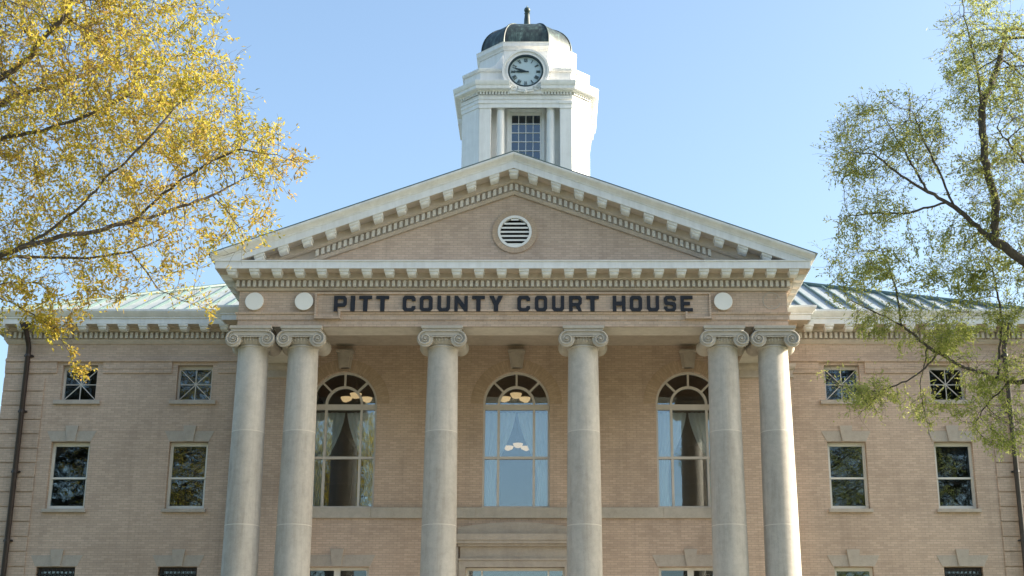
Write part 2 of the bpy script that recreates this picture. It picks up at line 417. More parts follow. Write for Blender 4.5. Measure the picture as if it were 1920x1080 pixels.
def sash(xc, z0, z1, hw, name, mats=(TRIM, GLASS), rails=None, kind='sash'):
    y = W + .17; f = .085
    out = rect(xc - hw + .002, xc + hw - .002, z0 + .002, z1 - .002)
    if kind == 'sash':
        zm = (z0 + z1) / 2 - .06
        holes = [rect(xc - hw + f, xc + hw - f, z0 + f + .03, zm - .025), rect(xc - hw + f, xc + hw - f, zm + .025, z1 - f - .02)]
    elif kind == 'mull':
        holes = [rect(xc - hw + f, xc - .09, z0 + f, z1 - f), rect(xc + .09, xc + hw - f, z0 + f, z1 - f)]
    else:
        holes = [rect(xc - hw + .06, xc + hw - .06, z0 + .06, z1 - .1)]
    m = MB(); m.outline([out] + holes, y, y + .08)
    if kind == 'star':
        xa, xb, za, zb = xc - hw + .06, xc + hw - .06, z0 + .06, z1 - .1
        zc = (za + zb) / 2; t = .011
        m.box(xc - t, xc + t, y + .02, y + .06, za, zb); m.box(xa, xb, y + .022, y + .058, zc - t, zc + t)
        for s in (-1, 1):
            d = Vector((xb - xa, 0, (zb - za) * s)).normalized(); nn = Vector((-d.z, 0, d.x)) * t
            a = Vector((xa, 0, zc - (zb - za) / 2 * s)); b = Vector((xb, 0, zc + (zb - za) / 2 * s))
            m.prism([((a + nn).x, (a + nn).z), ((b + nn).x, (b + nn).z), ((b - nn).x, (b - nn).z), ((a - nn).x, (a - nn).z)], 'y', y + .018 + .002 * s, y + .054 + .002 * s)
    if kind == 'sash':   # stop and sill board for depth
        m.box(xc - hw + f - .03, xc + hw - f + .03, y - .03, y - .001, (z0 + z1) / 2 - .095, (z0 + z1) / 2 - .045)
    w_ = m.build(name, mats[0], CH, loc=(xc, y, z0))
    p = MB().box(xc - hw + .03, xc + hw - .03, y + .04, y + .046, z0 + .03, z1 - .03)
    p.build('pane', mats[1], w_, loc=(xc, y + .04, z0))
    b = MB().box(xc - hw - .3, xc + hw + .3, y + .35, y + .36, z0 - .2, z1 + .2)
    return w_
def flat_arch(xc, z, hw, h, parent, key=.17):
    m = MB(); sp = .15
    yk = W - .03
    m.prism([(xc - hw, z + .003), (xc - .12, z + .003), (xc - .15, z + h), (xc - hw - sp, z + h)], 'y', W - .012, W - .001)
    m.prism([(xc + .12, z + .003), (xc + hw, z + .003), (xc + hw + sp, z + h), (xc + .15, z + h)], 'y', W - .012, W - .001)
    m.prism([(xc - .125, z + .002), (xc + .125, z + .002), (xc + .19, z + h + .16), (xc - .19, z + h + .16)], 'y', W - .05, W - .001)
    return m.build('lintel', LINTEL, parent, loc=(xc, W, z))
for x in SASH_X:
    w_ = sash(x, 8.06, 10.04, .57, 'sash_window')
    MB().box(x - .64, x + .64, W - .09, W + .168, 7.96, 8.058).build('sill', LINTEL, w_, loc=(x, W, 8))
    flat_arch(x, 10.05, .58, .31, w_)
for x in ATT_X:
    w_ = sash(x, 11.29, 12.37, .525, 'attic_window', mats=(FRAMEG, GLASS), kind='star')
    MB().box(x - .69, x + .69, W - .08, W + .168, 11.17, 11.288).build('sill', LINTEL, w_, loc=(x, W, 11.2))
for i, x in enumerate(LOW_X):
    w_ = sash(x, 4.3, 6.40, .56, 'barred_window' if i != 2 else 'ground_floor_window', mats=(TRIM if i == 2 else DARKM, GLASS))
    flat_arch(x, 6.41, .6, .32, w_)
    MB().box(x - .64, x + .64, W - .09, W + .168, 4.19, 4.298).build('sill', LINTEL, w_, loc=(x, W, 4.2))
    if i != 2:
        g = MB()
        for k in range(9): xx = x - .48 + .12 * k; g.box(xx - .012, xx + .012, W + .05, W + .074, 4.35, 6.35)
        for zz in (4.6, 5.4, 6.2): g.box(x - .55, x + .55, W + .076, W + .09, zz - .02, zz + .02)
        g.build('window_grille', IRON, w_, loc=(x, W, 4.3))
for x in (-5.13, 5.05):
    w_ = sash(x, 3.9, 6.40, .93, 'porch_window', kind='mull')
    flat_arch(x, 6.41, .96, .33, w_)
# dark backing rooms behind the plain windows
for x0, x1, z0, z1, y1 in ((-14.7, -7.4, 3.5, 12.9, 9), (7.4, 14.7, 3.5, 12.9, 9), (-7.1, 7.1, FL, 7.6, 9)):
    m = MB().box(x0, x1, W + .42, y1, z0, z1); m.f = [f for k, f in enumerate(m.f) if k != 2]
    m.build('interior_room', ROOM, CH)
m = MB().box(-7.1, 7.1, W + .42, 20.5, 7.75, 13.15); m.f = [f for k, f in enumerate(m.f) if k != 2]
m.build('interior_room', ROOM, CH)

# entrance surround
m = MB()
y = W - .18
m.outline([[(-1.62, FL), (-1.42, FL), (-1.42, 6.38), (1.42, 6.38), (1.42, FL), (1.62, FL), (1.62, 6.56), (-1.62, 6.56)]], y + .03, W - .001)
m.box(-1.64, 1.64, y, W - .001, 6.563, 6.62); m.box(-1.58, 1.58, y + .06, W - .001, 6.62, 6.96)
m.box(-1.64, 1.64, y - .06, W - .001, 6.962, 7.03); m.box(-1.70, 1.70, y - .14, W - .001, 7.032, 7.12); m.box(-1.74, 1.74, y - .17, W - .001, 7.122, 7.30)
top = [(-1.66, 7.303)] + [(1.66, 7.303)] + [(1.66 - 3.32 * i / 16, 7.50 + .16 * (1 - ((i - 8) / 8) ** 2)) for i in range(17)]
m.outline([top], y + .02, W - .001)
for s in (-1, 1): m.box(min(s * 1.64, s * 1.74), max(s * 1.64, s * 1.74), y + .02, W - .001, 4.5, 6.95)
ED = m.build('entrance_surround', LINTEL, CH)
fr = MB(); fr.outline([rect(-1.418, 1.418, FL, 6.378), rect(-1.36, -.98, FL + .1, 6.30), rect(-.93, .93, 5.35, 6.30), rect(.98, 1.36, FL + .1, 6.30), rect(-.90, -.03, FL + .1, 5.2), rect(.03, .90, FL + .1, 5.2)], W + .1, W + .18)
fr.build('door_frame', TRIM, ED)
MB().box(-1.39, 1.39, W + .14, W + .146, FL + .05, 6.34).build('pane', GLASSA, ED)

# antae
for s in (-1, 1):
    xa, xb = sorted((s * 6.35, s * 8.15))
    m = MB().box(xa, xb, 3.6, W - .001, FL, 12.296)
    pt = m.build('pilaster', BRICK, CH)
    path = [(xb, W - .001), (xb, 3.6), (xa, 3.6), (xa, W - .001)]
    m = MB().sweep([(.001, 11.86), (.05, 11.88), (.05, 11.95), (.03, 11.955), (.03, 12.1), (.09, 12.14), (.12, 12.2), (.12, 12.293), (.001, 12.294)], path[::-1])
    m.build('pilaster_capital', LINTEL, pt)

# portico entablature
PP = [(-HX, W), (-HX, FY), (HX, FY), (HX, W)]
m = MB().sweep([(-.9, 12.30), (.0, 12.30), (.0, 12.485), (.03, 12.487), (.03, 12.62), (.06, 12.64), (.075, 12.69), (.0, 12.70), (-.9, 12.70)], PP)
AR_ = m.build('architrave', BRICK, CH)
m = MB().sweep([(-.9, 12.702), (-.003, 12.702), (-.003, 13.30), (-.9, 13.30)], PP)
FRZ = m.build('frieze', BRICK, CH)
MB().box(-6.5, 6.5, .5, W, 12.98, 13.05).build('porch_ceiling', LINTEL, CH)
MB().sweep([(-.86, 12.295), (-.06, 12.295), (-.06, 12.2985), (-.86, 12.2985)], PP).build('beam_soffit', BOUNCEP, CH)
# cornice: bed mould, dentils, modillions, corona
m = MB().sweep([(-.6, 13.302), (.05, 13.302), (.09, 13.36), (.09, 13.375), (.06, 13.377), (.06, 13.575), (.15, 13.58), (.2, 13.62), (.2, 13.752), (.53, 13.752), (.53, 13.785), (-.6, 13.785)], PP)
BED = m.build('bed_moulding', TANP, CH)
for pth in ([(-HX - .1, FY), (HX + .1, FY)], [(-HX, W - .2), (-HX, FY)], [(HX, FY), (HX, W - .2)]):
    MB().teeth(pth, .151, .082, .061, .17, 13.39, 13.56).build('dentil_course', BOUNCEP, BED)
m = MB().sweep([(-.5, 13.787), (.55, 13.787), (.55, 13.77), (.58, 13.77), (.58, 13.965), (.61, 13.97), (.61, 13.995), (-.5, 14.03)], PP)
CORN = m.build('portico_cornice', WHITE, CH)
def modillion_mesh(shear=0.0):
    b = MB()
    for (hw, prof) in ((.118, [(0, .02), (.20, .0), (.27, .02), (.30, .055), (.30, .10), (0, .10)]), (.135, [(0, .1005), (.325, .1005), (.345, .125), (.345, .183), (0, .183)])):
        n = len(prof); hb = hw
        vs = []
        for s in (-1, 1):
            for o, z in prof:
                h2 = hw * (.86 + .14 * min(1, z / .1)); x = s * h2
                vs.append((x, -o, z + shear * x))
        b.add(vs, [tuple(range(n)), tuple(range(n, 2 * n))[::-1]] + [(i, (i + 1) % n, n + (i + 1) % n, n + i) for i in range(n)])
    return b
mod0 = modillion_mesh().build('modillion', WHITE, CORN, loc=None)
mod0.location = Vector((-.303 * 25, FY - .201, 13.595)) - worldloc(CORN)
for k in range(1, 26): copy_to(mod0, CORN, (-.303 * 25 + .606 * k, FY - .201, 13.595))
for s in (-1, 1):
    for k in range(6):
        c = copy_to(mod0, CORN, (s * (HX + .201), FY + .05 + .606 * k, 13.595)); c.rotation_euler.z = s * R(90)

# raking cornice
SL = .3635; ZA = 16.11
def rake(prof, xb, zmin=13.998):
    """prof [(out,h)] carried along both slopes; its foot is cut off level on the corona"""
    m = MB(); n = len(prof); half = sorted({0.0, xb} | {x for x in (((ZA + h - zmin) / SL) for o, h in prof) if 0 < x < xb})
    xs = [-x for x in half[::-1]] + half[1:]
    vs = [(x, FY - o, max(zmin, ZA + h - SL * abs(x))) for x in xs for o, h in prof]; fs = []
    for i in range(len(xs) - 1):
        for k in range(n): fs.append((i * n + k, i * n + (k + 1) % n, (i + 1) * n + (k + 1) % n, (i + 1) * n + k))
    L = (len(xs) - 1) * n
    fs += [tuple(range(n)), tuple(L + k for k in range(n))[::-1]]
    return m.add(vs, fs)
RB = rake([(-.3, .0), (.04, .0), (.09, .07), (.09, .1), (.06, .102), (.06, .31), (.14, .315), (.2, .36), (.2, .562), (.53, .562), (.53, .595), (-.3, .595)], 7.44).build('raking_bed_moulding', TANP, CH)
m = MB()
k = 0
while .076 + .151 * k < 5.5:
    for s in (-1, 1):
        xc = s * (.076 + .151 * k); h = .0425
        vs = []
        for y_ in (FY - .061, FY - .15):
            for xx, zz in ((xc - h, .115), (xc + h, .115), (xc + h, .295), (xc - h, .295)): vs.append((xx, y_, ZA + zz - SL * abs(xx)))
        m.add(vs, [(0, 1, 2, 3), (7, 6, 5, 4), (0, 4, 5, 1), (1, 5, 6, 2), (2, 6, 7, 3), (3, 7, 4, 0)])
    k += 1
m.build('dentil_course', BOUNCEP, RB)
m = rake([(-.3, .597), (.55, .597), (.55, .575), (.58, .575), (.58, .775), (.60, .785), (.60, .81), (.62, .83), (.66, .87), (.72, .91), (.74, .945), (.74, .985), (-.3, .985)], 8.13)
RC = m.build('raking_cornice', WHITE, CH)
ml = modillion_mesh(SL).build('modillion', WHITE, RC); mr = modillion_mesh(-SL).build('modillion', WHITE, RC)
ma = modillion_mesh(0).build('modillion', WHITE, RC)
def rz(x): return ZA + .40 - SL * abs(x)
ma.location = Vector((0, FY - .2, rz(0) - .03)) - worldloc(RC)
first = {1: mr, -1: ml}
for s in (-1, 1):
    for k in range(11):
        x = s * (.53 + .633 * k)
        if k == 0: first[s].location = Vector((x, FY - .2, rz(x))) - worldloc(RC)
        else: copy_to(first[s], RC, (x, FY - .2, rz(x)))
# tympanum with vent
m = MB(); VZ = 15.02
m.outline([[(-5.9, 13.96), (5.9, 13.96), (0, 16.105)], arc(.03, VZ, .47, 0, 360, 40)[:-1]], FY + .02, FY + .3)
TY = m.build('tympanum', BRICK, CH)
m = MB(); m.outline([arc(.03, VZ, .62, 0, 360, 48)[:-1], arc(.03, VZ, .472, 0, 360, 40)[:-1]], FY - .02, FY + .018)
m.build('brick_ring', BRICKV, TY, loc=(.03, FY, VZ))
m = MB(); m.outline([arc(.03, VZ, .468, 0, 360, 40)[:-1], arc(.03, VZ, .40, 0, 360, 40)[:-1]], FY - .03, FY + .12)
for k in range(7):
    zz = VZ - .36 + .12 * k; hw = math.sqrt(max(.01, .405 ** 2 - (zz + .03 - VZ) ** 2)) - .004
    m.add([(.03 - hw, FY + .0, zz - .03), (.03 + hw, FY + .0, zz - .03), (.03 + hw, FY + .0, zz + .022), (.03 - hw, FY + .0, zz + .022),
           (.03 - hw, FY + .1, zz + .03), (.03 + hw, FY + .1, zz + .03), (.03 + hw, FY + .1, zz + .05), (.03 - hw, FY + .1, zz + .05)],
          [(0, 1, 2, 3), (4, 7, 6, 5), (0, 4, 5, 1), (1, 5, 6, 2), (2, 6, 7, 3), (3, 7, 4, 0)])
LV = m.build('louvre_vent', DISC, CH)
MB().box(-.45, .51, FY + .2, FY + .22, VZ - .48, VZ + .48).build('vent_backing', IRON, LV)

# sign panel frame (brick moulding with dropped ends) and letters
def at2(px, py, Y): p = at(px, py, Y); return p.x, p.z
y0 = FY - .06
xo, xi, zt, zb, ze = 5.36, 4.66, 13.245, 12.70, 12.50
outer = [(-xo, zt), (-xo, ze), (-xi, ze), (-xi, zb), (xi, zb), (xi, ze), (xo, ze), (xo, zt)]
d = .055
inner = [(-xo + d, zt - d), (-xo + d, ze + d), (-xi - d, ze + d), (-xi - d, zb + d), (xi + d, zb + d), (xi + d, ze + d), (xo - d, ze + d), (xo - d, zt - d)]
m = MB(); m.outline([outer, inner], y0 - .055, FY + .003 - .001)
m.outline([[(x * .9995, z) for x, z in inner]], y0 + .02 - .025, FY + .002)
SG = m.build('sign_panel', BRICK, CH)
def G(ch):
    """block letters with cut corners on a 0..1 square; outline loops"""
    s, c, t = .285, .15, .205     # stroke width, corner cut, horizontal stroke height
    i_ = .07
    O = [(c, 0), (1 - c, 0), (1, c), (1, 1 - c), (1 - c, 1), (c, 1), (0, 1 - c), (0, c)]
    I = [(s + i_, t), (1 - s - i_, t), (1 - s, t + i_), (1 - s, 1 - t - i_), (1 - s - i_, 1 - t), (s + i_, 1 - t), (s, 1 - t - i_), (s, t + i_)]
    if ch == 'O': return [O, I]
    if ch == 'I': return [[(0, 0), (1, 0), (1, 1), (0, 1)]]
    if ch == 'T': return [[(.33, 0), (.67, 0), (.67, 1 - t), (1, 1 - t), (1, 1), (0, 1), (0, 1 - t), (.33, 1 - t)]]
    if ch == 'U': return [[(c, 0), (1 - c, 0), (1, c), (1, 1), (1 - s, 1), (1 - s, t + i_), (1 - s - i_, t), (s + i_, t), (s, t + i_), (s, 1), (0, 1), (0, c)]]
    if ch == 'C': return [[(c, 0), (1 - c, 0), (1, c), (1, .34), (1 - s, .34), (1 - s, t + i_), (1 - s - i_, t), (s + i_, t), (s, t + i_), (s, 1 - t - i_), (s + i_, 1 - t), (1 - s - i_, 1 - t), (1 - s, 1 - t - i_), (1 - s, .66), (1, .66), (1, 1 - c), (1 - c, 1), (c, 1), (0, 1 - c), (0, c)]]
    if ch == 'H': return [[(0, 0), (s, 0), (s, .37), (1 - s, .37), (1 - s, 0), (1, 0), (1, 1), (1 - s, 1), (1 - s, .63), (s, .63), (s, 1), (0, 1)]]
    if ch == 'E': return [[(0, 0), (1, 0), (1, t), (s, t), (s, .385), (.78, .385), (.78, .615), (s, .615), (s, 1 - t), (1, 1 - t), (1, 1), (0, 1)]]
    if ch == 'N': return [[(0, 0), (s * .9, 0), (s * .9, .56), (1 - s * .9, 0), (1, 0), (1, 1), (1 - s * .9, 1), (1 - s * .9, .44), (s * .9, 1), (0, 1)]]
    if ch == 'Y': return [[(.34, 0), (.66, 0), (.66, .40), (1, 1), (.66, 1), (.5, .66), (.34, 1), (0, 1), (.34, .40)]]
    if ch == 'P': return [[(0, 0), (s, 0), (s, .30), (1 - c, .30), (1, .30 + c), (1, 1 - c), (1 - c, 1), (0, 1)], [(s, .52), (1 - s - .03, .52), (1 - s + .02, .57), (1 - s + .02, .74), (1 - s - .03, .79), (s, .79)]]
    if ch == 'R': return [[(0, 0), (s, 0), (s, .33), (.5, .33), (1 - s, .0), (1, 0), (.84, .36), (1, .36 + c), (1, 1 - c), (1 - c, 1), (0, 1)], [(s, .54), (1 - s - .03, .54), (1 - s + .02, .59), (1 - s + .02, .74), (1 - s - .03, .79), (s, .79)]]
    if ch == 'S': return [[(c, 0), (1 - c, 0), (1, c), (1, .48), (1 - c, .60), (s + i_, .63), (s, .66), (s, 1 - t - .02), (s + i_ * .6, 1 - t + .02), (1 - s - i_ * .6, 1 - t + .02), (1 - s, 1 - t - .02), (1 - s, .70), (1, .70), (1, 1 - c), (1 - c, 1), (c, 1), (0, 1 - c), (0, .53), (c, .41), (1 - s - i_, .385), (1 - s, .35), (1 - s, t), (1 - s - i_ * .6, t - .03), (s + i_ * .6, t - .03), (s, t), (s, .31), (0, .31), (0, c)]]
TXT = [('P', 626, 650), ('I', 657, 665.5), ('T', 673, 697), ('T', 705, 729), ('C', 755, 779), ('O', 787, 811), ('U', 820, 844), ('N', 852, 877), ('T', 885, 909), ('Y', 917, 943),
       ('C', 970, 994), ('O', 1003, 1026), ('U', 1035, 1058), ('R', 1067, 1091), ('T', 1099, 1123), ('H', 1149, 1173), ('O', 1181, 1204), ('U', 1213, 1236), ('S', 1245, 1268), ('E', 1276, 1299)]
ly = y0 - .06
zl0 = at(960, 583.5, ly).z; zl1 = at(960, 554.5, ly).z
for ch, a, b in TXT:
    xa = at(a, 570, ly).x; xb = at(b, 570, ly).x
    m = MB(); m.outline([[(xa + u * (xb - xa), zl0 + v * (zl1 - zl0)) for u, v in lp] for lp in G(ch)], ly - .0, ly + .03)
    for px_ in (xa + .3 * (xb - xa), xa + .7 * (xb - xa)): pass
    m.build('letter', NAVY, SG, loc=((xa + xb) / 2, ly, zl0))
# white discs on the frieze, and the brick-coloured mark where a fourth one was
for px in (477, 570, 1356):
    p = at(px, 565, FY - .08); m = MB()
    m.add(*(lambda L: ([(p.x + r * math.cos(2 * math.pi * k / 40), yy, p.z + r * math.sin(2 * math.pi * k / 40)) for r, yy in L for k in range(40)],
            [(j * 40 + k, j * 40 + (k + 1) % 40, (j + 1) * 40 + (k + 1) % 40, (j + 1) * 40 + k) for j in range(len(L) - 1) for k in range(40)] + [tuple((len(L) - 1) * 40 + k for k in range(40))]))
          ([(.225, FY + .002), (.225, FY - .06), (.245, FY - .065), (.25, FY - .075), (.25, FY - .09), (.24, FY - .1)]))
    m.build('frieze_disc', DISC, CH, loc=(p.x, FY, p.z))
p = at(1447, 564, FY)
m = MB(); m.outline([arc(p.x, p.z, .245, 20, 345, 30) + arc(p.x, p.z, .222, 345, 20, 30)], FY - .006, FY + .002)
for a in (30, 150, 270): m.box(p.x + .15 * math.cos(R(a)) - .02, p.x + .15 * math.cos(R(a)) + .02, FY - .008, FY + .002, p.z + .15 * math.sin(R(a)) - .015, p.z + .15 * math.sin(R(a)) + .015)
m.build('disc_mark', LINTEL, CH, loc=(p.x, FY, p.z))

# columns
def column_parts(parent, loc):
    m = MB(); x, y = 0, 0
    prof = []
    for i in range(25):
        t = i / 24; r = .475 - .072 * t ** 1.7; prof.append((r, 3.06 + t * (11.74 - 3.06)))
    prof = [(.52, 2.98), (.52, 3.03), (.475, 3.06)] + prof[1:] + [(.405, 11.745), (.43, 11.76), (.43, 11.79), (.405, 11.80)]
    m.lathe(prof, n=48); sh = m.build('shaft', COLST, parent, smooth=True); sh.location = (0, 0, 0)
    b = MB().box(-.66, .66, -.66, .66, FL, FL + .14)
    tor = lambda R_, r, z: [(R_ + r * math.cos(a), z + r * math.sin(a)) for a in [R(-90 + 180 * k / 8) for k in range(9)]]
    b.lathe([(.4, FL + .142)] + tor(.56, .08, FL + .222) + [(.53, FL + .31)] + tor(.52, .035, FL + .345) + [(.4, FL + .385)], n=40)
    bs = b.build('column_base', COLST, parent, smooth=True); bs.location = (0, 0, 0)
    c = MB()
    c.box(-.555, .555, -.585, .585, 12.215, 12.292); c.box(-.53, .53, -.555, .555, 12.165, 12.214)
    c.box(-.45, .45, -.50, .50, 11.99, 12.164)
    # echinus with eggs
    c.lathe([(.40, 11.80), (.43, 11.83), (.475, 11.90), (.49, 11.96), (.46, 11.99)], n=40)
    for k in range(40):
        a = 2 * math.pi * k / 40; ca, sa = math.cos(a), math.sin(a)
        c.tube([(ca * .44, sa * .44, 11.83), (ca * .50, sa * .50, 11.91), (ca * .492, sa * .492, 11.985)], [.008, .017, .017], 6)
    zc = 11.935; rv = .222
    for s in (-1, 1):
        xc = s * .452
        n = 28; rings = []
        for yy, rr in ((-.53, rv - .03), (-.529, rv - .005), (-.44, rv), (-.3, rv * .82), (0, rv * .66), (.3, rv * .82), (.44, rv), (.529, rv - .005), (.53, rv - .03)):
            rings.append([(xc + rr * math.cos(2 * math.pi * k / n), yy, zc + rr * math.sin(2 * math.pi * k / n)) for k in range(n)])
        vs = [p for r_ in rings for p in r_]; L = len(rings)
        c.add(vs, [(j * n + k, j * n + (k + 1) % n, (j + 1) * n + (k + 1) % n, (j + 1) * n + k) for j in range(L - 1) for k in range(n)] + [tuple(range(n)), tuple((L - 1) * n + k for k in range(n))])
        for fb in (-1, 1):
            sp = []; rad = []
            for q in range(58):
                th = q / 57 * 2 * math.pi * 2.4; r_ = (rv - .014) * math.exp(-.115 * th)
                sp.append((xc + s * r_ * math.sin(th), fb * .548, zc + r_ * math.cos(th))); rad.append(max(.011, .027 * math.exp(-.06 * th)))
            c.tube(sp, rad, 6)
            c.tube([(xc, fb * .55, zc), (xc, fb * .59, zc)], [.036, .03], 12)
    for fb in (-1, 1):   # channel fillets joining the volutes
        c.tube([(-.452, fb * .562, zc + rv - .014), (.452, fb * .562, zc + rv - .014)], .022, 6)
        c.tube([(-.40, fb * .53, 12.0), (0, fb * .545, 11.985), (.40, fb * .53, 12.0)], .018, 6)
        c.box(-.452, .452, min(fb * .50, fb * .545), max(fb * .50, fb * .545), 12.02, zc + rv - .01)
    cp = c.build('capital', STONE, parent, smooth=True, angle=35); cp.location = (0, 0, 0)
    return sh, bs, cp
CXS = (-7.05, -5.69, -1.9, 1.9, 5.69, 7.05)
colp = None
for i, x in enumerate(CXS):
    # the shaft is the part; capital and base are pieces of it
    if i == 0:
        c0 = bpy.data.objects.new('tmp', None)
        sh, bs, cp = column_parts(None, None)
        sh.name = 'column'; sh.data.name = 'column'
        for q in (bs, cp): q.parent = sh
        sh.parent = CH; sh.location = Vector((x, 0, 0)) - worldloc(CH); bpy.data.objects.remove(c0)
        protos = (sh, bs, cp)
    else:
        s2 = sh.copy(); COL.objects.link(s2); s2.parent = CH; s2.location = Vector((x, 0, 0)) - worldloc(CH)
        for q in (bs, cp): q2 = q.copy(); COL.objects.link(q2); q2.parent = s2; q2.location = (0, 0, 0)
        s2.rotation_euler.z = math.pi * (i % 2)

# wing cornices
for s in (-1, 1):
    if s < 0: path = [(-15.3, 21), (-15.3, W), (-8.15, W), (-8.15, 3.6), (-HX - .003, 3.6)]
    else: path = [(HX + .003, 3.6), (8.15, 3.6), (8.15, W), (15.3, W), (15.3, 21)]
    m = MB().sweep([(-.3, 13.02), (.03, 13.02), (.08, 13.10), (.09, 13.15), (.06, 13.155), (.06, 13.36), (.14, 13.365), (.2, 13.41), (.2, 13.488), (.51, 13.488), (.51, 13.515), (-.3, 13.515)], path)
    bd = m.build('wing_bed_moulding', TANP, CH)
    for q in range(len(path) - 1): MB().teeth(path[q:q + 2], .151, .082, .061, .17, 13.17, 13.345).build('dentil_course', BOUNCEP, bd)
    m = MB().sweep([(-.3, 13.517), (.53, 13.517), (.53, 13.50), (.56, 13.50), (.56, 13.655), (.60, 13.665), (.60, 13.70), (.63, 13.72), (.69, 13.79), (.73, 13.85), (.73, 13.905), (.60, 13.915), (-.3, 13.93)], path)
    wc = m.build('wing_cornice', WHITE, CH)
    xs_ = [15.3 + .1 - .606 * k for k in range(12)] 
    f = None
    for k, x in enumerate(xs_):
        loc = (s * x, W - .201, 13.325)
        f_ = copy_to(mod0, wc, loc)
    for x in (7.78,): copy_to(mod0, wc, (s * x, 3.6 - .201, 13.325))

# roofs
def roof_sheet(m, seams, p0, p1, q0, q1, n):
    """sheet between eave p0-p1 and top q0-q1 with raised seams running up the slope"""
    m.add([p0, p1, q1, q0], [(0, 1, 2, 3)])
ez = 13.78; sl = .46; ex, ey = 15.98, 3.36; ry = 12.5; rx = ex - (ry - ey)
rzp = ez + sl * (ry - ey)
m = MB()
yb = 2 * ry - ey
A, B, C_, D_ = (-ex, ey, ez), (ex, ey, ez), (ex, yb, ez), (-ex, yb, ez); E1, E2 = (-rx, ry, rzp), (rx, ry, rzp)
m.add([A, B, C_, D_, E1, E2], [(0, 1, 5, 4), (1, 2, 5), (2, 3, 4, 5), (3, 0, 4)])
RF = m.build('roof', ROOF, CH)
sm = {-1: MB(), 1: MB()}
x = -ex + .25
while x < ex:
    t = min(ry - ey, ex - abs(x))
    if t > .1:
        h = .085; w2 = .022
        a = Vector((x, ey, ez)); b = Vector((x, ey + t, ez + sl * t))
        sm[-1 if x < 0 else 1].add([a + Vector((-w2, 0, -.01)), a + Vector((w2, 0, -.01)), a + Vector((w2, 0, h)), a + Vector((-w2, 0, h)), b + Vector((-w2, 0, -.01)), b + Vector((w2, 0, -.01)), b + Vector((w2, 0, h)), b + Vector((-w2, 0, h))],
               [(0, 1, 2, 3), (4, 7, 6, 5), (0, 4, 5, 1), (1, 5, 6, 2), (2, 6, 7, 3), (3, 7, 4, 0)])
    x += .52
for s in (-1, 1): sm[s].build('roof_seams', SEAM, RF)
hp = MB()
for s in (-1, 1): hp.tube([(s * ex, ey, ez + .05), (s * rx, ry, rzp + .05)], .075, 8)
hp.tube([(-rx, ry, rzp + .05), (rx, ry, rzp + .05)], .075, 8); hp.build('hip_cap', SEAM, RF)
m = MB(); zt = ZA + .992
yr0 = FY - .745
prof = [(-8.2, zt - SL * 8.2), (0, zt), (8.2, zt - SL * 8.2), (8.2, zt + .025 - SL * 8.2), (0, zt + .025), (-8.2, zt + .025 - SL * 8.2)]
n = 6
m.add([(x, yr0, z) for x, z in prof] + [(x, 11, z) for x, z in prof], [(0, 1, 4, 5), (1, 2, 3, 4), (6, 11, 10, 7), (7, 10, 9, 8)] + [(i, (i + 1) % n, n + (i + 1) % n, n + i) for i in range(n)])
PR = m.build('portico_roof', SEAM, CH)
MB().tube([(0, FY + .3, zt + .03), (0, 10.9, zt + .03)], .13, 10).build('ridge_cap', REDCAP, PR)

# downspouts
for s, mm in ((-1, DARKM), (1, PIPEG)):
    x = s * 14.62
    m = MB().tube([(x - s * .0, 3.42, 13.5), (x, 3.42, 13.42), (x, 3.55, 13.25), (x, 3.80, 13.0), (x, 3.885, 12.85), (x, 3.885, .1)], .078, 12)
    dn = m.build('downspout', mm, CH, smooth=True)
    k = MB()
    for z in (12.6, 10.9, 9.1, 7.1, 5.2): k.tube([(x, 3.885, z), (x, 3.885, z + .07)], .092, 12); k.box(x - .13, x + .13, 3.93, W - .001, z + .01, z + .06)
    k.build('pipe_bracket', mm, dn)
    MB().add([(x - .15, 3.3, 13.50), (x + .15, 3.3, 13.5), (x + .15, 3.5, 13.5), (x - .15, 3.5, 13.5), (x - .08, 3.36, 13.3), (x + .08, 3.36, 13.3), (x + .08, 3.48, 13.3), (x - .08, 3.48, 13.3)],
             [(0, 1, 2, 3), (4, 7, 6, 5), (0, 4, 5, 1), (1, 5, 6, 2), (2, 6, 7, 3), (3, 7, 4, 0)]).build('leader_head', mm, dn)

# podium and steps
m = MB().box(-8.6, 8.6, -1.1, W - .001, 0, FL)
for k in range(14): m.box(-6.2, 6.2, -1.103 - .33 * (k + 1), -1.101 - .33 * k, 0, FL - .18 * (k + 1) + .0)
for s in (-1, 1): m.box(min(s * 6.203, s * 7.6), max(s * 6.203, s * 7.6), -4.2, -1.102, 0, 1.7)
m.build('front_steps', STONE, CH)

# ------------------------------------------------------------------ clock tower (part of the courthouse)
TX, TYc = .09, 13.4
def octo(hf, hw): return [(TX + a, TYc + b) for a, b in ((-hf, -hw), (hf, -hw), (hw, -hf), (hw, hf), (hf, hw), (-hf, hw), (-hw, hf), (-hw, -hf))]
def osweep(m, prof, hf, hw): return m.sweep(prof, octo(hf, hw), closed=True)
HF, HW = 1.72, 2.38; yf = TYc - HW
m = MB()
Zb = 17.0; Zo = 24.24
P8 = octo(HF, HW)
# shaft below/around: side faces as slabs, front face open for the loggia
for i in range(1, 8):
    a, b = P8[i], P8[(i + 1) % 8]
    m.add([(a[0], a[1], Zb), (b[0], b[1], Zb), (b[0], b[1], Zo), (a[0], a[1], Zo)], [(0, 1, 2, 3)])
for s in (-1, 1):
    xa, xb = sorted((TX + s * 1.27, TX + s * HF)); m.box(xa, xb, yf, yf + .8, Zb, Zo - .002)
m.outline([rect(TX - 1.268, TX + 1.268, Zb, Zo - .003), rect(TX - .60, TX + .60, 20.6, 24.1)], yf + .62, yf + .8)
m.box(TX - 1.268, TX + 1.268, yf + .01, yf + .6, Zb, 20.3)
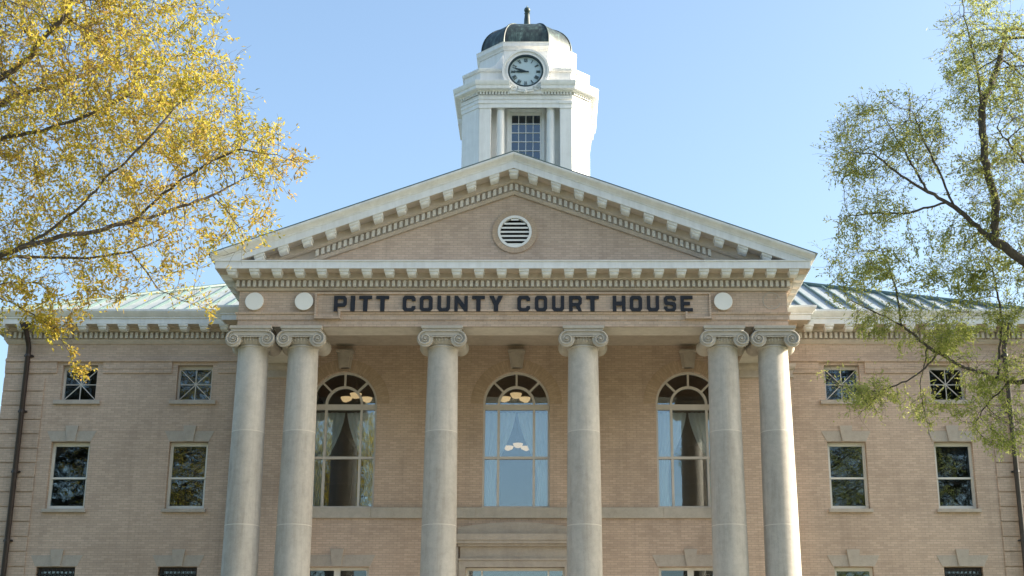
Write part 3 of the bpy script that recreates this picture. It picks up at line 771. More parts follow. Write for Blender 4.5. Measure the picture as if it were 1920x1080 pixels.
# entablature
osweep(m, [(-.6, Zo), (.0, Zo), (.0, 24.33), (.03, 24.335), (.03, 24.41), (.05, 24.43), (.05, 24.46), (.0, 24.465), (.0, 24.60), (-.6, 24.60)], HF, HW)
for s in (-1, 1):       # paired pilasters on the corners
    for z0, z1, o in ((Zb, 23.95, .03), (23.952, 24.0, .06), (24.002, 24.14, .04), (24.142, 24.236, .08)):
        xa, xb = sorted((TX + s * 1.29, TX + s * (HF - .02))); m.box(xa - (o - .03), xb + (o - .03) * .4, yf - o, yf - .001, z0, z1)
osweep(m, [(.001, 23.98), (.03, 23.99), (.03, 24.12), (.06, 24.16), (.06, 24.236), (.001, 24.238)], HF, HW)
# panel and small hoods on the side faces
for s in (-1, 1):
    m.box(min(TX + s * (HW + .002), TX + s * (HW + .22)), max(TX + s * (HW + .002), TX + s * (HW + .22)), TYc - .8, TYc + .8, 24.05, 24.25)
    m.prism([(TX + s * (HW + .002), 23.4), (TX + s * (HW + .06), 23.4), (TX + s * (HW + .16), 24.048), (TX + s * (HW + .002), 24.048)], 'y', TYc - .78, TYc - .6)
    m.prism([(TX + s * (HW + .002), 23.4), (TX + s * (HW + .06), 23.4), (TX + s * (HW + .16), 24.048), (TX + s * (HW + .002), 24.048)], 'y', TYc + .6, TYc + .78)
CT = m.build('clock_tower', TOWERW, CH)
# cornice with a break under the clock
gp = .58
path = octo(HF, HW); path = [(TX + gp, yf)] + path[1:] + [path[0], (TX - gp, yf)]
m = MB().sweep([(-.5, 24.602), (.10, 24.602), (.12, 24.66), (.28, 24.665), (.28, 24.78), (.31, 24.79), (.34, 24.85), (.36, 24.93), (.36, 24.965), (-.5, 24.99)], path)
MBm = m.build('tower_cornice', TOWERW, CT)
for q in range(len(path) - 1): MB().teeth(path[q:q + 2], .118, .06, .02, .10, 24.50, 24.60).build('dentil_course', TOWERW, CT)
m = MB(); osweep(m, [(-.9, 24.993), (-.02, 24.993), (-.02, 25.06), (-.06, 25.07), (-.06, 25.47), (.0, 25.48), (.03, 25.55), (.03, 25.60), (-.9, 25.61)], HF, HW)
m.build('blocking_course', TOWERW, CT)
AHF, AHW = .84, 1.80
m = MB(); osweep(m, [(-.3, 25.612), (0, 25.612), (0, 26.62), (-.3, 26.62)], AHF, AHW)
osweep(m, [(-1.2, 26.622), (.03, 26.622), (.05, 26.68), (.10, 26.74), (.12, 26.76), (.12, 26.9), (.14, 26.93), (-1.2, 26.95)], AHF, AHW)
for s in (-1, 1):    # scroll buttresses beside the clock
    q = [(TX + s * .84, yf + .3), (TX + s * 1.45, yf + .3)]
    m.prism([(TX + s * .86, 25.613), (TX + s * 1.5, 25.613), (TX + s * 1.42, 25.7), (TX + s * 1.15, 25.85), (TX + s * .98, 26.1), (TX + s * .86, 26.3)], 'y', yf + .25, yf + .5)
m.build('attic_drum', TOWERW, CT)
# clock bay
KZ = 25.43; KY = yf - .22
m = MB()
lp = [(TX - .60, 24.52), (TX + .60, 24.52), (TX + .60, 24.99), (TX + .80, 25.0), (TX + .87, 25.1)] + arc(TX, KZ, .87, 0, 180, 32) + [(TX - .87, 25.1), (TX - .80, 25.0), (TX - .60, 24.99)]
m.outline([lp, arc(TX, KZ, .66, 0, 360, 48)[:-1]], KY + .1, yf + .9)
m.outline([arc(TX, KZ, .88, -30, 210, 40) + arc(TX, KZ, .80, 210, -30, 40)], KY + .04, KY + .098)
m.outline([arc(TX, KZ, .715, 0, 360, 48)[:-1], arc(TX, KZ, .665, 0, 360, 48)[:-1]], KY + .06, KY + .12)
for s in (-1, 1):      # carved scrolls under the dial
    sp = [(TX + s * (.44 + .15 * math.exp(-.12 * a) * math.cos(a)), KY + .07, 24.72 + .13 * math.exp(-.12 * a) * math.sin(a)) for a in [k * .35 for k in range(34)]]
    m.tube(sp, [max(.012, .035 - .0006 * k) for k in range(34)], 6)
    m.tube([(TX + s * .3, KY + .08, 24.63), (TX + s * .15, KY + .04, 24.58), (TX, KY + .03, 24.60)], .035, 6)
m.box(TX - .26, TX + .26, KY + .03, KY + .098, 24.64, 24.75)
m.lathe([(.01, 24.50), (.08, 24.53), (.10, 24.60), (.05, 24.64)], TX, KY + .07, 12)
m.build('clock_bay', TOWERW, CT)
m = MB(); m.outline([arc(TX, KZ, .655, 0, 360, 48)[:-1]], KY + .17, KY + .2)
CK = m.build('clock', DIAL, CH, loc=(TX, KY + .17, KZ))
tag(CK, 'round clock face with dark roman numerals and hands')
m = MB(); m.outline([arc(TX, KZ, .664, 0, 360, 48)[:-1], arc(TX, KZ, .60, 0, 360, 48)[:-1]], KY + .07, KY + .169)
m.build('clock_rim', HAND, CK)
ROM = {1: 'I', 2: 'II', 3: 'III', 4: 'IIII', 5: 'V', 6: 'VI', 7: 'VII', 8: 'VIII', 9: 'IX', 10: 'X', 11: 'XI', 12: 'XII'}
m = MB()
def stroke(m, c, u, w, x0, y0_, x1, y1_, t, yy):
    a = c + u * x0 + w * y0_; b = c + u * x1 + w * y1_; d = (b - a).normalized(); nn = Vector((-d.z, 0, d.x)) * t / 2
    m.prism([((a + nn).x, (a + nn).z), ((b + nn).x, (b + nn).z), ((b - nn).x, (b - nn).z), ((a - nn).x, (a - nn).z)], 'y', yy, yy + .008)
for h, s in ROM.items():
    a = R(90 - 30 * h); out = Vector((math.cos(a), 0, math.sin(a))); u = Vector((math.sin(a), 0, -math.cos(a)))
    c = Vector((TX, 0, KZ)) + out * .47; m = MB()
    wd = {'I': .034, 'V': .066, 'X': .066}; tot = sum(wd[k] for k in s); x = -tot / 2; hh = .075; yy = KY + .15
    for j, k in enumerate(s):
        w0 = wd[k]; xc = x + w0 / 2
        if k == 'I': stroke(m, c, u, out, xc, -hh, xc, hh, .019, yy - .0012 * j)
        if k == 'V': stroke(m, c, u, out, xc - .024, hh, xc, -hh, .02, yy - .0012 * j); stroke(m, c, u, out, xc + .024, hh, xc, -hh, .011, yy - .0012 * j - .0006)
        if k == 'X': stroke(m, c, u, out, xc - .026, hh, xc + .026, -hh, .02, yy - .0012 * j); stroke(m, c, u, out, xc + .026, hh, xc - .026, -hh, .011, yy - .0012 * j - .0006)
        x += w0
    m.build('numeral', HAND, CK)
for ang, ln, wt, yy in ((162, .56, .05, .12), (180.5, .46, .055, .135)):
    d = Vector((math.cos(R(ang)), 0, math.sin(R(ang)))); nn = Vector((-d.z, 0, d.x)); c = Vector((TX, 0, KZ))
    pts = [c - d * .12 + nn * wt * .35, c - d * .12 - nn * wt * .35, c - nn * wt * .5, c + d * ln * .45 - nn * wt * .75, c + d * ln * .8 - nn * wt * .3, c + d * ln, c + d * ln * .8 + nn * wt * .3, c + d * ln * .45 + nn * wt * .75, c + nn * wt * .5]
    m = MB(); m.outline([[(p.x, p.z) for p in pts]], KY + yy, KY + yy + .008)
    m.build('clock_hand', HAND, CK)
# loggia columns, window
for s in (-1, 1):
    m = MB(); x = TX + s * .93; y_ = yf + .2
    m.lathe([(.19, 20.3), (.19, 20.4), (.165, 20.42), (.162, 22), (.14, 23.98), (.16, 24.0), (.16, 24.03), (.14, 24.035), (.14, 24.08), (.17, 24.13), (.18, 24.16)], x, y_, 24)
    m.box(x - .19, x + .19, y_ - .19, y_ + .19, 24.162, 24.238)
    m.build('tower_column', TOWERW, CT, smooth=True)
m = MB(); wy = yf + .66
pan = []
for i in range(4):
    for j in range(9):
        xa = TX - .535 + .27 * i; za = 20.75 + .36 * j
        if za + .34 < 24.02: pan.append(rect(xa + .012, xa + .258, za + .012, za + .348))
m.outline([rect(TX - .598, TX + .598, 20.61, 24.09)] + pan, wy, wy + .06)
tw = m.build('tower_window', TOWERW, CT)
m = MB(); m.outline([rect(TX - .70, TX + .70, 20.5, 24.2), rect(TX - .602, TX + .602, 20.6, 24.1)], yf + .55, yf + .618); m.build('window_surround', TOWERW, tw) if False else m.build('window_casing', TOWERW, CT)
MB().box(TX - .58, TX + .58, wy + .03, wy + .035, 20.63, 24.07).build('tower_pane', GLASST, CT)
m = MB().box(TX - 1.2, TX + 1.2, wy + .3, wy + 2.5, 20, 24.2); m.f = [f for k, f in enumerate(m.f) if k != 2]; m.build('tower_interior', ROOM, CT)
# dome
m = MB(); n = 14; rings = []
for k in range(n + 1):
    t = k / n; u = (1 - t ** 2.3) ** (1 / 2.3) if t < 1 else .0
    sc = max(.06, u); z = 26.95 + 1.42 * t
    rings.append([(p[0], p[1], z) for p in octo(.86 * sc, 1.73 * sc)])
vs = [p for r_ in rings for p in r_]
m.add(vs, [(j * 8 + k, j * 8 + (k + 1) % 8, (j + 1) * 8 + (k + 1) % 8, (j + 1) * 8 + k) for j in range(n) for k in range(8)] + [tuple(n * 8 + k for k in range(8))])
DM = m.build('dome', COPPER, CT)
m = MB()
for k in range(8): m.tube([rings[j][k] for j in range(n)], .035, 6)
m.build('dome_ribs', COPPER, CT, smooth=True)
m = MB().lathe([(.28, 28.30), (.26, 28.36), (.15, 28.40), (.14, 28.46), (.19, 28.50), (.19, 28.56), (.13, 28.6), (.12, 28.9), (.095, 29.12), (.12, 29.16), (.08, 29.19)] + [(max(.02, .125 * math.cos(R(a))), 29.31 + .125 * math.sin(R(a))) for a in range(-60, 91, 15)] + [(.02, 29.5)], TX, TYc, 20)
m.build('finial', COPPER, CT, smooth=True)

# ------------------------------------------------------------------ curtains and chandeliers inside the arched windows
wn = ('left', 'middle', 'right')
for i, xc in enumerate(ARCH_X):
    for s in (-1, 1):
        m = MB(); nu, nv = 40, 24; vs = []; fs = []
        for j in range(nv + 1):
            t = j / nv; z = 11.05 - t * 2.93
            e = .03 + .52 * min(1, (t / .5)) ** 1.5 + (.06 * math.sin(max(0, t - .5) * 6.2))
            e2 = 1.08
            for k in range(nu + 1):
                u = k / nu; x = xc + s * (e + (e2 - e) * u)
                y = W + .62 + .05 * math.sin(u * 46 + 1.3 * math.sin(t * 2.5)) * (.6 + .4 * t) + .02 * math.sin(u * 17 + i)
                vs.append((x, y, z))
        for j in range(nv):
            for k in range(nu): a = j * (nu + 1) + k; fs.append((a, a + 1, a + nu + 2, a + nu + 1))
        m.add(vs, fs)
        o = m.build('curtain', CURT, None, smooth=True, loc=(xc + s * .8, W + .6, 8.1), angle=180)
        sd = 'left' if s < 0 else 'right'
        tag(o, f'pale curtain gathered to the {sd} side inside the {wn[i]} arched window', 'curtain', 'curtains in the arched windows')
def chandelier(loc, label, sc=1.0):
    e = empty('chandelier', loc, label, 'chandelier', 'chandeliers in the hall behind the arched windows')
    L = Vector(loc)
    m = MB().tube([L + Vector((0, 0, .1)), L + Vector((0, 0, 13.1 - loc[2]))], .015, 8)
    m.tube([L + Vector((0, 0, -.12)), L + Vector((0, 0, .22))], [.05, .03], 10); m.build('stem', BRASS, e, loc=loc)
    for k in range(3):
        a = R(35 + 120 * k); c = L + Vector((math.cos(a) * .36 * sc, math.sin(a) * .36 * sc, .0))
        MB().tube([L + Vector((0, 0, .05)), (L + c) / 2 + Vector((0, 0, -.08)), c + Vector((0, 0, -.12))], .014, 6).build('arm', BRASS, e, loc=loc)
        b = MB().lathe([(.02, c.z - .11), (.11, c.z - .085), (.155, c.z - .03), (.18, c.z + .03), (.185, c.z + .05), (.17, c.z + .03), (.05, c.z - .06)], c.x, c.y, 20)
        b.build('lamp_bowl', BOWL, e, smooth=True, loc=tuple(c))
zc = at(966, 746, 6.2).z
def depth_for(py):
    b = (540 - py) / CF; c, s = math.cos(CP), math.sin(CP); return (zc - EYE) / (s + b * c) * (c - b * s) - CD
chandelier(tuple(at(966, 746, 6.2)), 'lit chandelier of glass bowls nearest the middle arched window')
chandelier((at(970, 838, depth_for(838)).x, depth_for(838), zc), 'second lit chandelier behind the middle arched window, seen between its curtains')
chandelier((at(978, 902, depth_for(902)).x, depth_for(902), zc), 'farthest lit chandelier, low in the middle arched window')
chandelier(tuple(at(668, 746, 6.2)), 'lit chandelier of warm glass bowls inside the left arched window')

# ------------------------------------------------------------------ trees
def colonise(name, roots, limbs, blobs, natt, step=.16, infl=1.7, kill=.34, seed=1, iters=170, tip=.0027, pw=2.02, droop=0.0, lr={}, twigs=.8, twig_r=.011, twig_z=.1):
    rng = np.random.default_rng(seed)
    P = []; par = []
    def add(p, q): P.append(np.array(p, float)); par.append(q); return len(P) - 1
    idx = {}
    def chain(pts, start):
        cur = start
        for q in pts:
            q = np.array(q, float)
            if cur is None: cur = add(q, -1); continue
            a = P[cur]; L = np.linalg.norm(q - a); k = max(1, int(L / step)); off = rng.normal(0, .011, (k, 3))
            for i in range(1, k + 1): cur = add(a + (q - a) * i / k + (off[i - 1] if i < k else 0), cur)
        return cur
    chain(roots, None); force = {q: .40 - .16 * q / len(P) for q in range(len(P))}
    for li, lb in enumerate(limbs):
        A = np.array(P); d = np.linalg.norm(A - np.array(lb[0], float), axis=1)
        # join the closest node that lies lower, so limbs rise from the trunk
        d = d + np.where(A[:, 2] > lb[0][2] + .3, 3.0, 0)
        n0 = len(P); chain(lb, int(np.argmin(d)))
        if li in lr:
            for q in range(n0, len(P)): t_ = (q - n0) / max(1, len(P) - n0); force[q] = lr[li][0] * (1 - t_) + lr[li][1] * t_
    vol = np.array([b[3] * b[4] * b[5] * b[6] for b in blobs]); cnt = (vol / vol.sum() * natt).astype(int)
    att = []
    for b, c in zip(blobs, cnt):
        v = rng.normal(size=(c, 3)); v /= np.linalg.norm(v, axis=1)[:, None]; v *= (rng.random(c) ** (1 / 2.6))[:, None]
        att.append(np.array(b[:3]) + v * np.array(b[3:6]))
    att = np.concatenate(att)
    # clumpy, broken crown: drop attractors in random pockets
    hol = att[rng.integers(0, len(att), 85)]
    keep = np.ones(len(att), bool)
    for h in hol: keep &= np.linalg.norm(att - h, axis=1) > .42
    att = att[keep]
    A = np.array(P)
    near = np.full(len(att), -1); nd = np.full(len(att), 1e9)
    def upd(lo):
        B = np.array(P[lo:])
        for c0 in range(0, len(B), 400):
            C = B[c0:c0 + 400]; d = np.linalg.norm(att[:, None] - C[None], axis=2); j = d.argmin(1); dm = d[np.arange(len(att)), j]
            m_ = dm < nd; nd[m_] = dm[m_]; near[m_] = j[m_] + lo + c0
    upd(0); far = True
    for it in range(iters):
        act = nd < infl
        if it < 40: act = nd < max(infl, 4.0)
        if not act.any(): break
        tgt = near[act]; dv = att[act] - np.array(P)[tgt]; dv /= np.linalg.norm(dv, axis=1)[:, None] + 1e-9
        acc = {}
        u, inv = np.unique(tgt, return_inverse=True); sm = np.zeros((len(u), 3)); np.add.at(sm, inv, dv)
        lo = len(P)
        for q, v in zip(u, sm):
            n_ = np.linalg.norm(v)
            if n_ < 1e-3: continue
            v = v / n_
            pr = par[q]
            if pr >= 0: w = P[q] - P[pr]; w = w / (np.linalg.norm(w) + 1e-9); v = v * .75 + w * .35
            v = v + rng.normal(0, .14, 3) + np.array((0, 0, -droop)); v /= np.linalg.norm(v)
            add(P[q] + v * step, int(q))
        if len(P) == lo: break
        upd(lo)
        k_ = nd > kill; att = att[k_]; nd = nd[k_]; near = near[k_]
        if len(att) == 0 or len(P) > 60000: break
    P = np.array(P); par = np.array(par); n = len(P)
    rr = np.zeros(n); nch = np.zeros(n, int)
    np.add.at(nch, par[par >= 0], 1)
    acc = np.zeros(n)
    for i in range(n - 1, -1, -1):
        if nch[i] == 0: acc[i] = tip ** pw
        if par[i] >= 0: acc[par[i]] += acc[i] * 1.0 + (0 if nch[i] else 0)
    rr = acc ** (1 / pw)
    for q, v in force.items(): rr[q] = max(rr[q], v)
    # short side twigs on the thin wood
    src = np.where((rr < twig_r) & (par >= 0))[0]; src = np.repeat(src, rng.poisson(twigs, len(src)))
    if len(src):
        d = P[src] - P[par[src]]; d /= np.linalg.norm(d, axis=1)[:, None] + 1e-9
        d = d * .7 + rng.normal(0, .6, d.shape) + np.array([0, 0, twig_z]); d /= np.linalg.norm(d, axis=1)[:, None]
        prev = src; pos = P[src]
        for k in range(3):
            pos = pos + d * (.09 + .07 * rng.random((len(src), 1))); d = d + rng.normal(0, .25, d.shape); d /= np.linalg.norm(d, axis=1)[:, None]
            new = len(P) + np.arange(len(src)); P = np.concatenate([P, pos]); par = np.concatenate([par, prev]); rr = np.concatenate([rr, np.full(len(src), tip * (1.0 - .2 * k))]); nch = np.concatenate([nch, np.zeros(len(src), int)])
            prev = new
    return P, par, rr, nch
def wood_mesh(name, P, par, rr, m, parent, loc, rmax):
    V = []; F = []; base = 0
    idx = np.where(par >= 0)[0]
    order = []
    for sides, lo, hi in ((4, 0, .012), (6, .012, .05), (10, .05, 9)):
        sel = idx[(rr[idx] >= lo) & (rr[idx] < hi)]
        if not len(sel): continue
        a = P[par[sel]]; b = P[sel]; d = b - a; L = np.linalg.norm(d, axis=1)[:, None] + 1e-9; d = d / L
        ref = np.where(np.abs(d[:, 2:3]) < .9, np.array([[0, 0, 1.]]), np.array([[1., 0, 0]])); u = np.cross(d, ref); u /= np.linalg.norm(u, axis=1)[:, None]; w = np.cross(d, u)
        r1 = np.minimum(np.minimum(rr[par[sel]], rr[sel] * 1.25), rmax)[:, None]; r2 = np.minimum(rr[sel], rmax)[:, None]
        ring = []
        for k in range(sides):
            an = 2 * math.pi * k / sides; o = u * math.cos(an) + w * math.sin(an); ring.append((a - d * r1 * .3 + o * r1, b + d * r2 * .3 + o * r2))
        vs = np.stack([x[0] for x in ring] + [x[1] for x in ring], 1)     # (n, 2s, 3)
        V.append(vs.reshape(-1, 3)); n_ = len(sel)
        off = base + np.arange(n_)[:, None] * (2 * sides)
        fq = np.array([[k, (k + 1) % sides, sides + (k + 1) % sides, sides + k] for k in range(sides)])
        F.append((off[:, :, None] + fq[None]).reshape(-1, 4)); base += n_ * 2 * sides
    V = np.concatenate(V) - np.array(loc); F = np.concatenate(F)
    return np_mesh(name, V, F, m, parent, loc, True)
def np_mesh(name, V, F, m, parent, loc, smooth=False):
    me = bpy.data.meshes.new(name); nf, k = F.shape
    me.vertices.add(len(V)); me.vertices.foreach_set('co', V.astype(np.float32).ravel())
    me.loops.add(nf * k); me.loops.foreach_set('vertex_index', F.astype(np.int32).ravel())
    me.polygons.add(nf); me.polygons.foreach_set('loop_start', np.arange(0, nf * k, k, dtype=np.int32))
    if smooth: me.polygons.foreach_set('use_smooth', np.ones(nf, bool))
    me.materials.append(m); me.update(calc_edges=True); me.validate()
    return link(name, me, parent, loc)
def leaves_mesh(name, P, par, rr, nch, m, parent, loc, per, rthr, ln, wd, seed, spread=.07, hang=.5, dens=None):
    rng = np.random.default_rng(seed)
    sel = np.where((rr < rthr) & (par >= 0))[0]
    Q = P[sel]; cl = np.sin(Q[:, 0] * 5.1 + 1.7 * np.sin(Q[:, 2] * 3.3)) * np.sin(Q[:, 1] * 4.3 + Q[:, 0]) + np.sin(Q[:, 2] * 5.7 + 1.3 * np.sin(Q[:, 0] * 2.9 + Q[:, 1]))
    w = per * np.clip(.85 + .75 * cl, .12, 2.4) * (1.0 if dens is None else dens(Q))
    cnt = rng.poisson(w); ids = np.repeat(sel, cnt); n = len(ids)
    t = rng.random((n, 1)); base = P[ids] * t + P[par[ids]] * (1 - t) + rng.normal(0, spread, (n, 3))
    tw = P[ids] - P[par[ids]]; tw /= np.linalg.norm(tw, axis=1)[:, None] + 1e-9
    d = tw * .7 + rng.normal(0, .7, (n, 3)) + np.array([0, 0, -hang]); d /= np.linalg.norm(d, axis=1)[:, None]
    s = np.cross(d, rng.normal(size=(n, 3))); s /= np.linalg.norm(s, axis=1)[:, None]
    L = (ln * (.6 + .8 * rng.random((n, 1)))); Wd = wd * (.7 + .6 * rng.random((n, 1)))
    nrm = np.cross(d, s)
    bend = nrm * L * .12
    p0 = base; p1 = base + d * L * .45 + s * Wd + bend; p2 = base + d * L; p3 = base + d * L * .45 - s * Wd + bend
    V = np.stack([p0, p1, p2, p3], 1).reshape(-1, 3) - np.array(loc); F = np.arange(4 * n).reshape(-1, 4)
    print(name, 'leaves', n)
    return np_mesh(name, V, F, m, parent, loc)
def blob(px, py, Y, rx, ry_, rz_, dens=1.0):
    p = at(px, py, Y); return (p.x, p.y, p.z, rx, ry_, rz_, dens)
def pl(*pts): return [tuple(at(*p)) for p in pts]

# golden oak on the left: trunk stands outside the frame, limbs sweep into it
LT = empty('oak_tree', (-13.4, -14.5, 0), 'golden yellow spring oak reaching in from the left edge over the roof', 'tree', 'oaks in new leaf on the lawn')
Yl = -14.5
limbs = [
    pl((-180, 560, -14.6), (-60, 500, -14.8), (42, 463, -15), (116, 442, -15), (176, 435, -14.8), (246, 416, -14.6), (310, 398, -14.4), (398, 366, -14.2), (470, 330, -14)),
    pl((60, 452, -15), (105, 424, -15.2), (160, 378, -15.4), (197, 333, -15.6), (233, 307, -15.8), (290, 247, -16), (325, 205, -16)),
    pl((-60, 500, -14.8), (30, 480, -14), (95, 483, -13.6), (165, 484, -13.4), (246, 472, -13.2), (299, 449, -13), (345, 428, -12.8)),
    pl((-200, 420, -14.5), (-90, 300, -14.8), (10, 257, -15), (67, 248, -15.2), (127, 230, -15.4), (167, 215, -15.5), (240, 180, -15.7)),
    pl((-200, 380, -14), (-90, 240, -13.8), (7, 193, -13.6), (40, 173, -13.4), (100, 163, -13.2), (180, 130, -13)),
    pl((-200, 340, -15), (-100, 220, -15.4), (0, 147, -15.6), (50, 113, -15.8), (80, 73, -16), (123, 30, -16.2), (150, -30, -16.4)),
    pl((246, 416, -14.6), (330, 345, -15.2), (400, 300, -15.4), (450, 280, -15.6), (520, 290, -15.6)),
    pl((246, 472, -13.2), (275, 510, -13), (300, 545, -12.9), (345, 565, -12.8), (385, 580, -12.8)),
    pl((-120, 560, -13.6), (-40, 545, -13.4), (20, 566, -13.2), (60, 588, -13), (100, 615, -12.9), (130, 660, -12.8), (143, 700, -12.8)),
    pl((-60, 560, -14.5), (10, 530, -14), (70, 530, -13.8), (110, 560, -13.7)),
    pl((398, 366, -14.2), (430, 400, -14), (455, 440, -13.9)),
]
blobs = [blob(100, 130, -14.8, 3.3, 2.6, 2.3, .55), blob(325, 205, -15.2, 1.3, 1.6, 1.05, .9), blob(430, 300, -15, 1.1, 1.4, .75, 1.2), blob(200, 50, -15.5, 1.3, 1.6, 1.2, .7),
         blob(230, 400, -14.5, 2.2, 1.6, .9, .85), blob(60, 490, -14, 1.9, 1.5, .8, 1.0), blob(450, 400, -14.2, .75, 1.0, .45, 1.4), blob(300, 505, -13, .9, .8, .42, 1.3), blob(370, 575, -12.8, .42, .4, .16, 2.2),
         blob(45, 600, -13.1, .65, .5, .22, 2.2), blob(118, 640, -12.8, .36, .35, .45, 7), blob(142, 690, -12.8, .17, .22, .2, 12), blob(510, 290, -15.4, .65, 1.0, .45, 1.3), blob(440, 470, -13.9, .4, .3, .17, 3.0), blob(150, 545, -13.5, 1.2, .7, .25, 1.2),
         blob(-350, 150, -14.5, 4.2, 4.5, 3.6, .07), blob(-700, 200, -14.5, 4.5, 4.5, 4.0, .045), blob(-200, -250, -15, 4.5, 4.2, 2.6, .09), blob(-450, 480, -14, 3.5, 3.5, 1.5, .07)]
P, par, rr, nch = colonise('oak', [(-13.4, -14.5, -.2), (-13.3, -14.5, 3), (-13.0, -14.6, 6.0), (-12.6, -14.7, 8.0)], limbs, blobs, 14000, seed=3, droop=.02, step=.13, kill=.2, twigs=.9, iters=230)
print('left tree nodes', len(P))
wood_mesh('trunk', P, par, rr, BARK, LT, (-13.4, -14.5, 0), .42)
leaves_mesh('crown', P, par, rr, nch, LEAFY, LT, (-13.4, -14.5, 0), 2.5, .012, .084, .0172, 5, spread=.04, hang=.25, dens=lambda p: np.where(p[:, 0] < -10.0, .45, 1.0) * np.where((p[:, 2] < 9.0) & (p[:, 0] > -9.2), 3.0, 1.0))

# olive oak on the right
RT = empty('oak_tree', (12.9, -11.8, 0), 'airy olive green oak reaching in from the right edge in front of the right wing', 'tree', 'oaks in new leaf on the lawn')
limbs = [
    pl((2060, 600, -12), (1980, 535, -12), (1920, 490, -12.1), (1850, 440, -12.2), (1790, 388, -12.3), (1740, 360, -12.4), (1690, 330, -12.5), (1640, 290, -12.6)),
    pl((1790, 388, -12.3), (1765, 330, -12.6), (1735, 270, -12.8), (1715, 215, -13)),
    pl((1775, 380, -12.3), (1700, 400, -12), (1640, 400, -11.8), (1585, 405, -11.7)),
    pl((1740, 360, -12.4), (1700, 290, -12), (1665, 230, -11.8), (1640, 190, -11.7)),
    pl((1865, 445, -12.2), (1868, 380, -12.3), (1845, 300, -12.5), (1842, 220, -12.6), (1830, 120, -12.8), (1810, 40, -13), (1800, -30, -13)),
    pl((1842, 200, -12.6), (1870, 130, -12.5), (1885, 60, -12.4)),
    pl((2050, 520, -12.4), (1960, 350, -12.6), (1900, 280, -12.8), (1870, 240, -13)),
    pl((2100, 760, -11.2), (1990, 720, -11), (1890, 715, -10.8), (1810, 690, -10.8), (1740, 650, -10.8), (1690, 610, -10.8), (1640, 585, -10.8), (1590, 560, -10.8)),
    pl((1760, 660, -10.8), (1735, 690, -10.6), (1700, 715, -10.5), (1650, 735, -10.4), (1600, 728, -10.4), (1550, 715, -10.4)),
    pl((1870, 712, -10.8), (1880, 600, -11.2), (1860, 500, -11.5)),
    pl((1690, 610, -10.8), (1680, 540, -11), (1660, 480, -11.2)),
    pl((1650, 735, -10.4), (1625, 765, -10.3), (1600, 785, -10.3)),
    pl((1740, 650, -10.8), (1725, 720, -10.4), (1735, 780, -10.3), (1742, 815, -10.3)),
    pl((1890, 715, -10.8), (1850, 760, -10.6), (1830, 790, -10.5)),
]
blobs = [blob(1670, 270, -12.4, 1.05, 1.4, .95, .9), blob(1600, 290, -12, .5, .8, .9, .8), blob(1850, 120, -12.6, .85, 1.3, 1.4, 1.0), blob(1890, 440, -12, .7, 1.0, .5, .9), blob(1880, 300, -12.5, .8, 1.3, 1.2, .9), blob(1640, 400, -11.9, .75, .9, .3, .9),
         blob(1630, 500, -11.2, .9, .8, .6, 1.1), blob(1780, 480, -11.5, 1.0, .9, .6, 1.0), blob(1880, 560, -11.2, .8, .9, .6, 1.6), blob(1790, 620, -10.9, 1.3, .8, .5, 1.9), blob(1600, 560, -10.9, .6, .6, .35, 1.8), blob(1660, 590, -10.9, .7, .6, .36, 1.9), blob(1850, 690, -10.8, .9, .8, .5, 2.3),
         blob(1640, 745, -10.4, .65, .5, .28, 1.6), blob(1580, 715, -10.4, .4, .4, .15, 1.4), blob(1735, 765, -10.3, .4, .4, .34, 1.6), blob(1860, 780, -10.6, .75, .6, .3, 1.8), blob(1880, 820, -10.6, .5, .5, .2, 1.5),
         blob(2150, 250, -12.4, 2.6, 3, 3.0, .1), blob(2350, 350, -12, 3.2, 3.2, 3.4, .06), blob(2150, 700, -11.5, 2.2, 2.2, 1.2, .12)]
P, par, rr, nch = colonise('oak', [(12.9, -11.8, -.2), (12.8, -11.9, 3), (12.6, -12, 6.0), (12.3, -12, 7.5)], limbs, blobs, 15500, seed=11, step=.1, kill=.14, iters=260, droop=.0, lr={0: (.105, .012), 4: (.025, .008), 7: (.045, .01), 6: (.045, .012), 8: (.02, .006)}, twigs=.75)
print('right tree nodes', len(P))
wood_mesh('trunk', P, par, rr, BARK, RT, (12.9, -11.8, 0), .38)
def dn(p): return np.where(p[:, 2] < 11.0, 1.2, .58) * np.where(p[:, 0] > 10.6, .45, 1.0)
leaves_mesh('crown', P, par, rr, nch, LEAFG, RT, (12.9, -11.8, 0), 4.6, .011, .07, .0125, 9, spread=.04, hang=.4, dens=dn)

# oaks across the street behind the viewer: what the wing windows mirror
LEAFD = leaf_mat('shade_dark_oak_leaves', [(.05, (.012, .016, .008)), (.5, (.022, .028, .014)), (.95, (.04, .04, .02))], .25)  # oak leaves with shade put into the colour, so they mirror as dark silhouettes
dark_leaves = None
for x, y, sc, rot, lab in ((-29, -66, 2.29, 20, 'tall dark oak across the street mirrored in the second window from the left end'), (-41, -64, 2.36, 200, 'tall dark oak across the street mirrored in the outermost left wing window'),
                           (26, -64, 2.43, 150, 'tall dark oak across the street mirrored in the right wing window beside the columns'), (36, -66, 2.29, 290, 'tall dark oak across the street mirrored in the outermost right wing window'),
                           (-18, -60, 1.45, 80, 'dark oak across the street mirrored in the left arched window')):
    r = RT.copy(); COL.objects.link(r); r.location = (x, y, 0); r.rotation_euler.z = R(rot); r.scale = (sc, sc, sc); r['label'] = lab; r['group'] = 'oaks across the street'
    for ch in list(RT.children):
        c = ch.copy(); COL.objects.link(c); c.parent = r
        if 'crown' in ch.name:
            if dark_leaves is None: dark_leaves = ch.data.copy(); dark_leaves.materials[0] = LEAFD
            c.data = dark_leaves

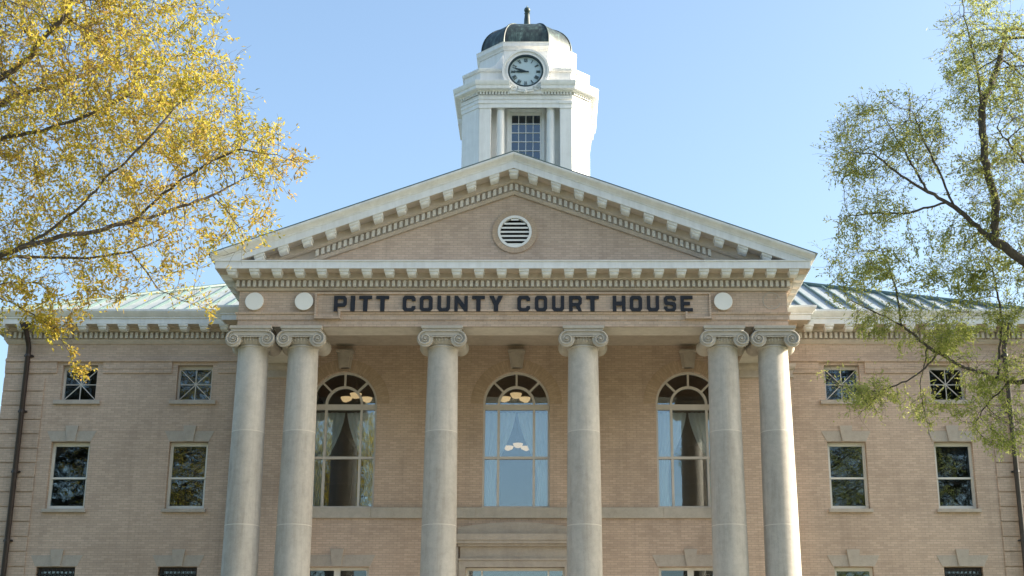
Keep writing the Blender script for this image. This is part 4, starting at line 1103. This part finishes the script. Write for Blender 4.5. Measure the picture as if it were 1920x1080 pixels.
# ------------------------------------------------------------------ ground
def ground_mat(name, c1, c2, scale):
    m, nt, b = mat(name); v = objvec(nt); f = noise(nt, v, scale, 8, .7); g = noise(nt, v, .15, 4)
    c = ramp(nt, f, [(.3, c1), (.7, c2)]); c = mixc(nt, 1.0, c, ramp(nt, g, [(.3, (.8, .85, .8)), (.7, (1.1, 1.05, 1))]), 'MULTIPLY')
    nt.links.new(c, b.inputs['Base Color']); b.inputs['Roughness'].default_value = .9; bump(nt, b, f, .5, .03); return m
GRASS = ground_mat('lawn_grass', (.05, .068, .03), (.095, .11, .053), 6)
CONC = ground_mat('concrete_paving', (.27, .255, .235), (.36, .345, .32), 3)
g = MB().add([(-2500, -2500, 0), (2500, -2500, 0), (2500, 2500, 0), (-2500, 2500, 0)], [(0, 1, 2, 3)]); tag(g.build('ground', GRASS), kind='structure')
g = MB().add([(-5, -44, .006), (5, -44, .006), (5, -5.8, .006), (-5, -5.8, .006)], [(0, 1, 2, 3)]); tag(g.build('path', CONC), kind='structure')
g = MB().add([(-60, -52, .010), (60, -52, .010), (60, -44, .010), (-60, -44, .010)], [(0, 1, 2, 3)]); tag(g.build('pavement', CONC), kind='structure')

# ------------------------------------------------------------------ light
SUN_AZ, SUN_EL = R(92.5), R(27)     # azimuth from the facade's outward normal towards the right
wd = bpy.data.worlds.new('World'); S.world = wd; wd.use_nodes = True
nt = wd.node_tree; bg = nt.nodes['Background']
sk = nt.nodes.new('ShaderNodeTexSky'); sk.sky_type = 'NISHITA'; sk.sun_disc = False
dirv = Vector((math.sin(SUN_AZ) * math.cos(SUN_EL), -math.cos(SUN_AZ) * math.cos(SUN_EL), math.sin(SUN_EL)))
sk.sun_elevation = SUN_EL; sk.sun_rotation = math.atan2(dirv.x, dirv.y)
sk.air_density = 1.0; sk.dust_density = 3.2; sk.ozone_density = 1.4
nt.links.new(mixc(nt, 1.0, sk.outputs['Color'], (.955, 1.015, 1.0), 'MULTIPLY'), bg.inputs['Color']); bg.inputs['Strength'].default_value = .13
sd = bpy.data.lights.new('sun', 'SUN'); sd.energy = 4.8; sd.angle = R(.5); sd.color = (1, .89, .73)
so = bpy.data.objects.new('sun', sd); COL.objects.link(so); so.rotation_euler = dirv.to_track_quat('Z', 'Y').to_euler(); so.location = dirv * 60
S.view_settings.view_transform = 'Standard'; S.view_settings.look = 'None'; S.view_settings.exposure = 1.42; S.view_settings.gamma = 1
S.render.resolution_x = 1024; S.render.resolution_y = 576
S.cycles.max_bounces = 8; S.cycles.transparent_max_bounces = 12
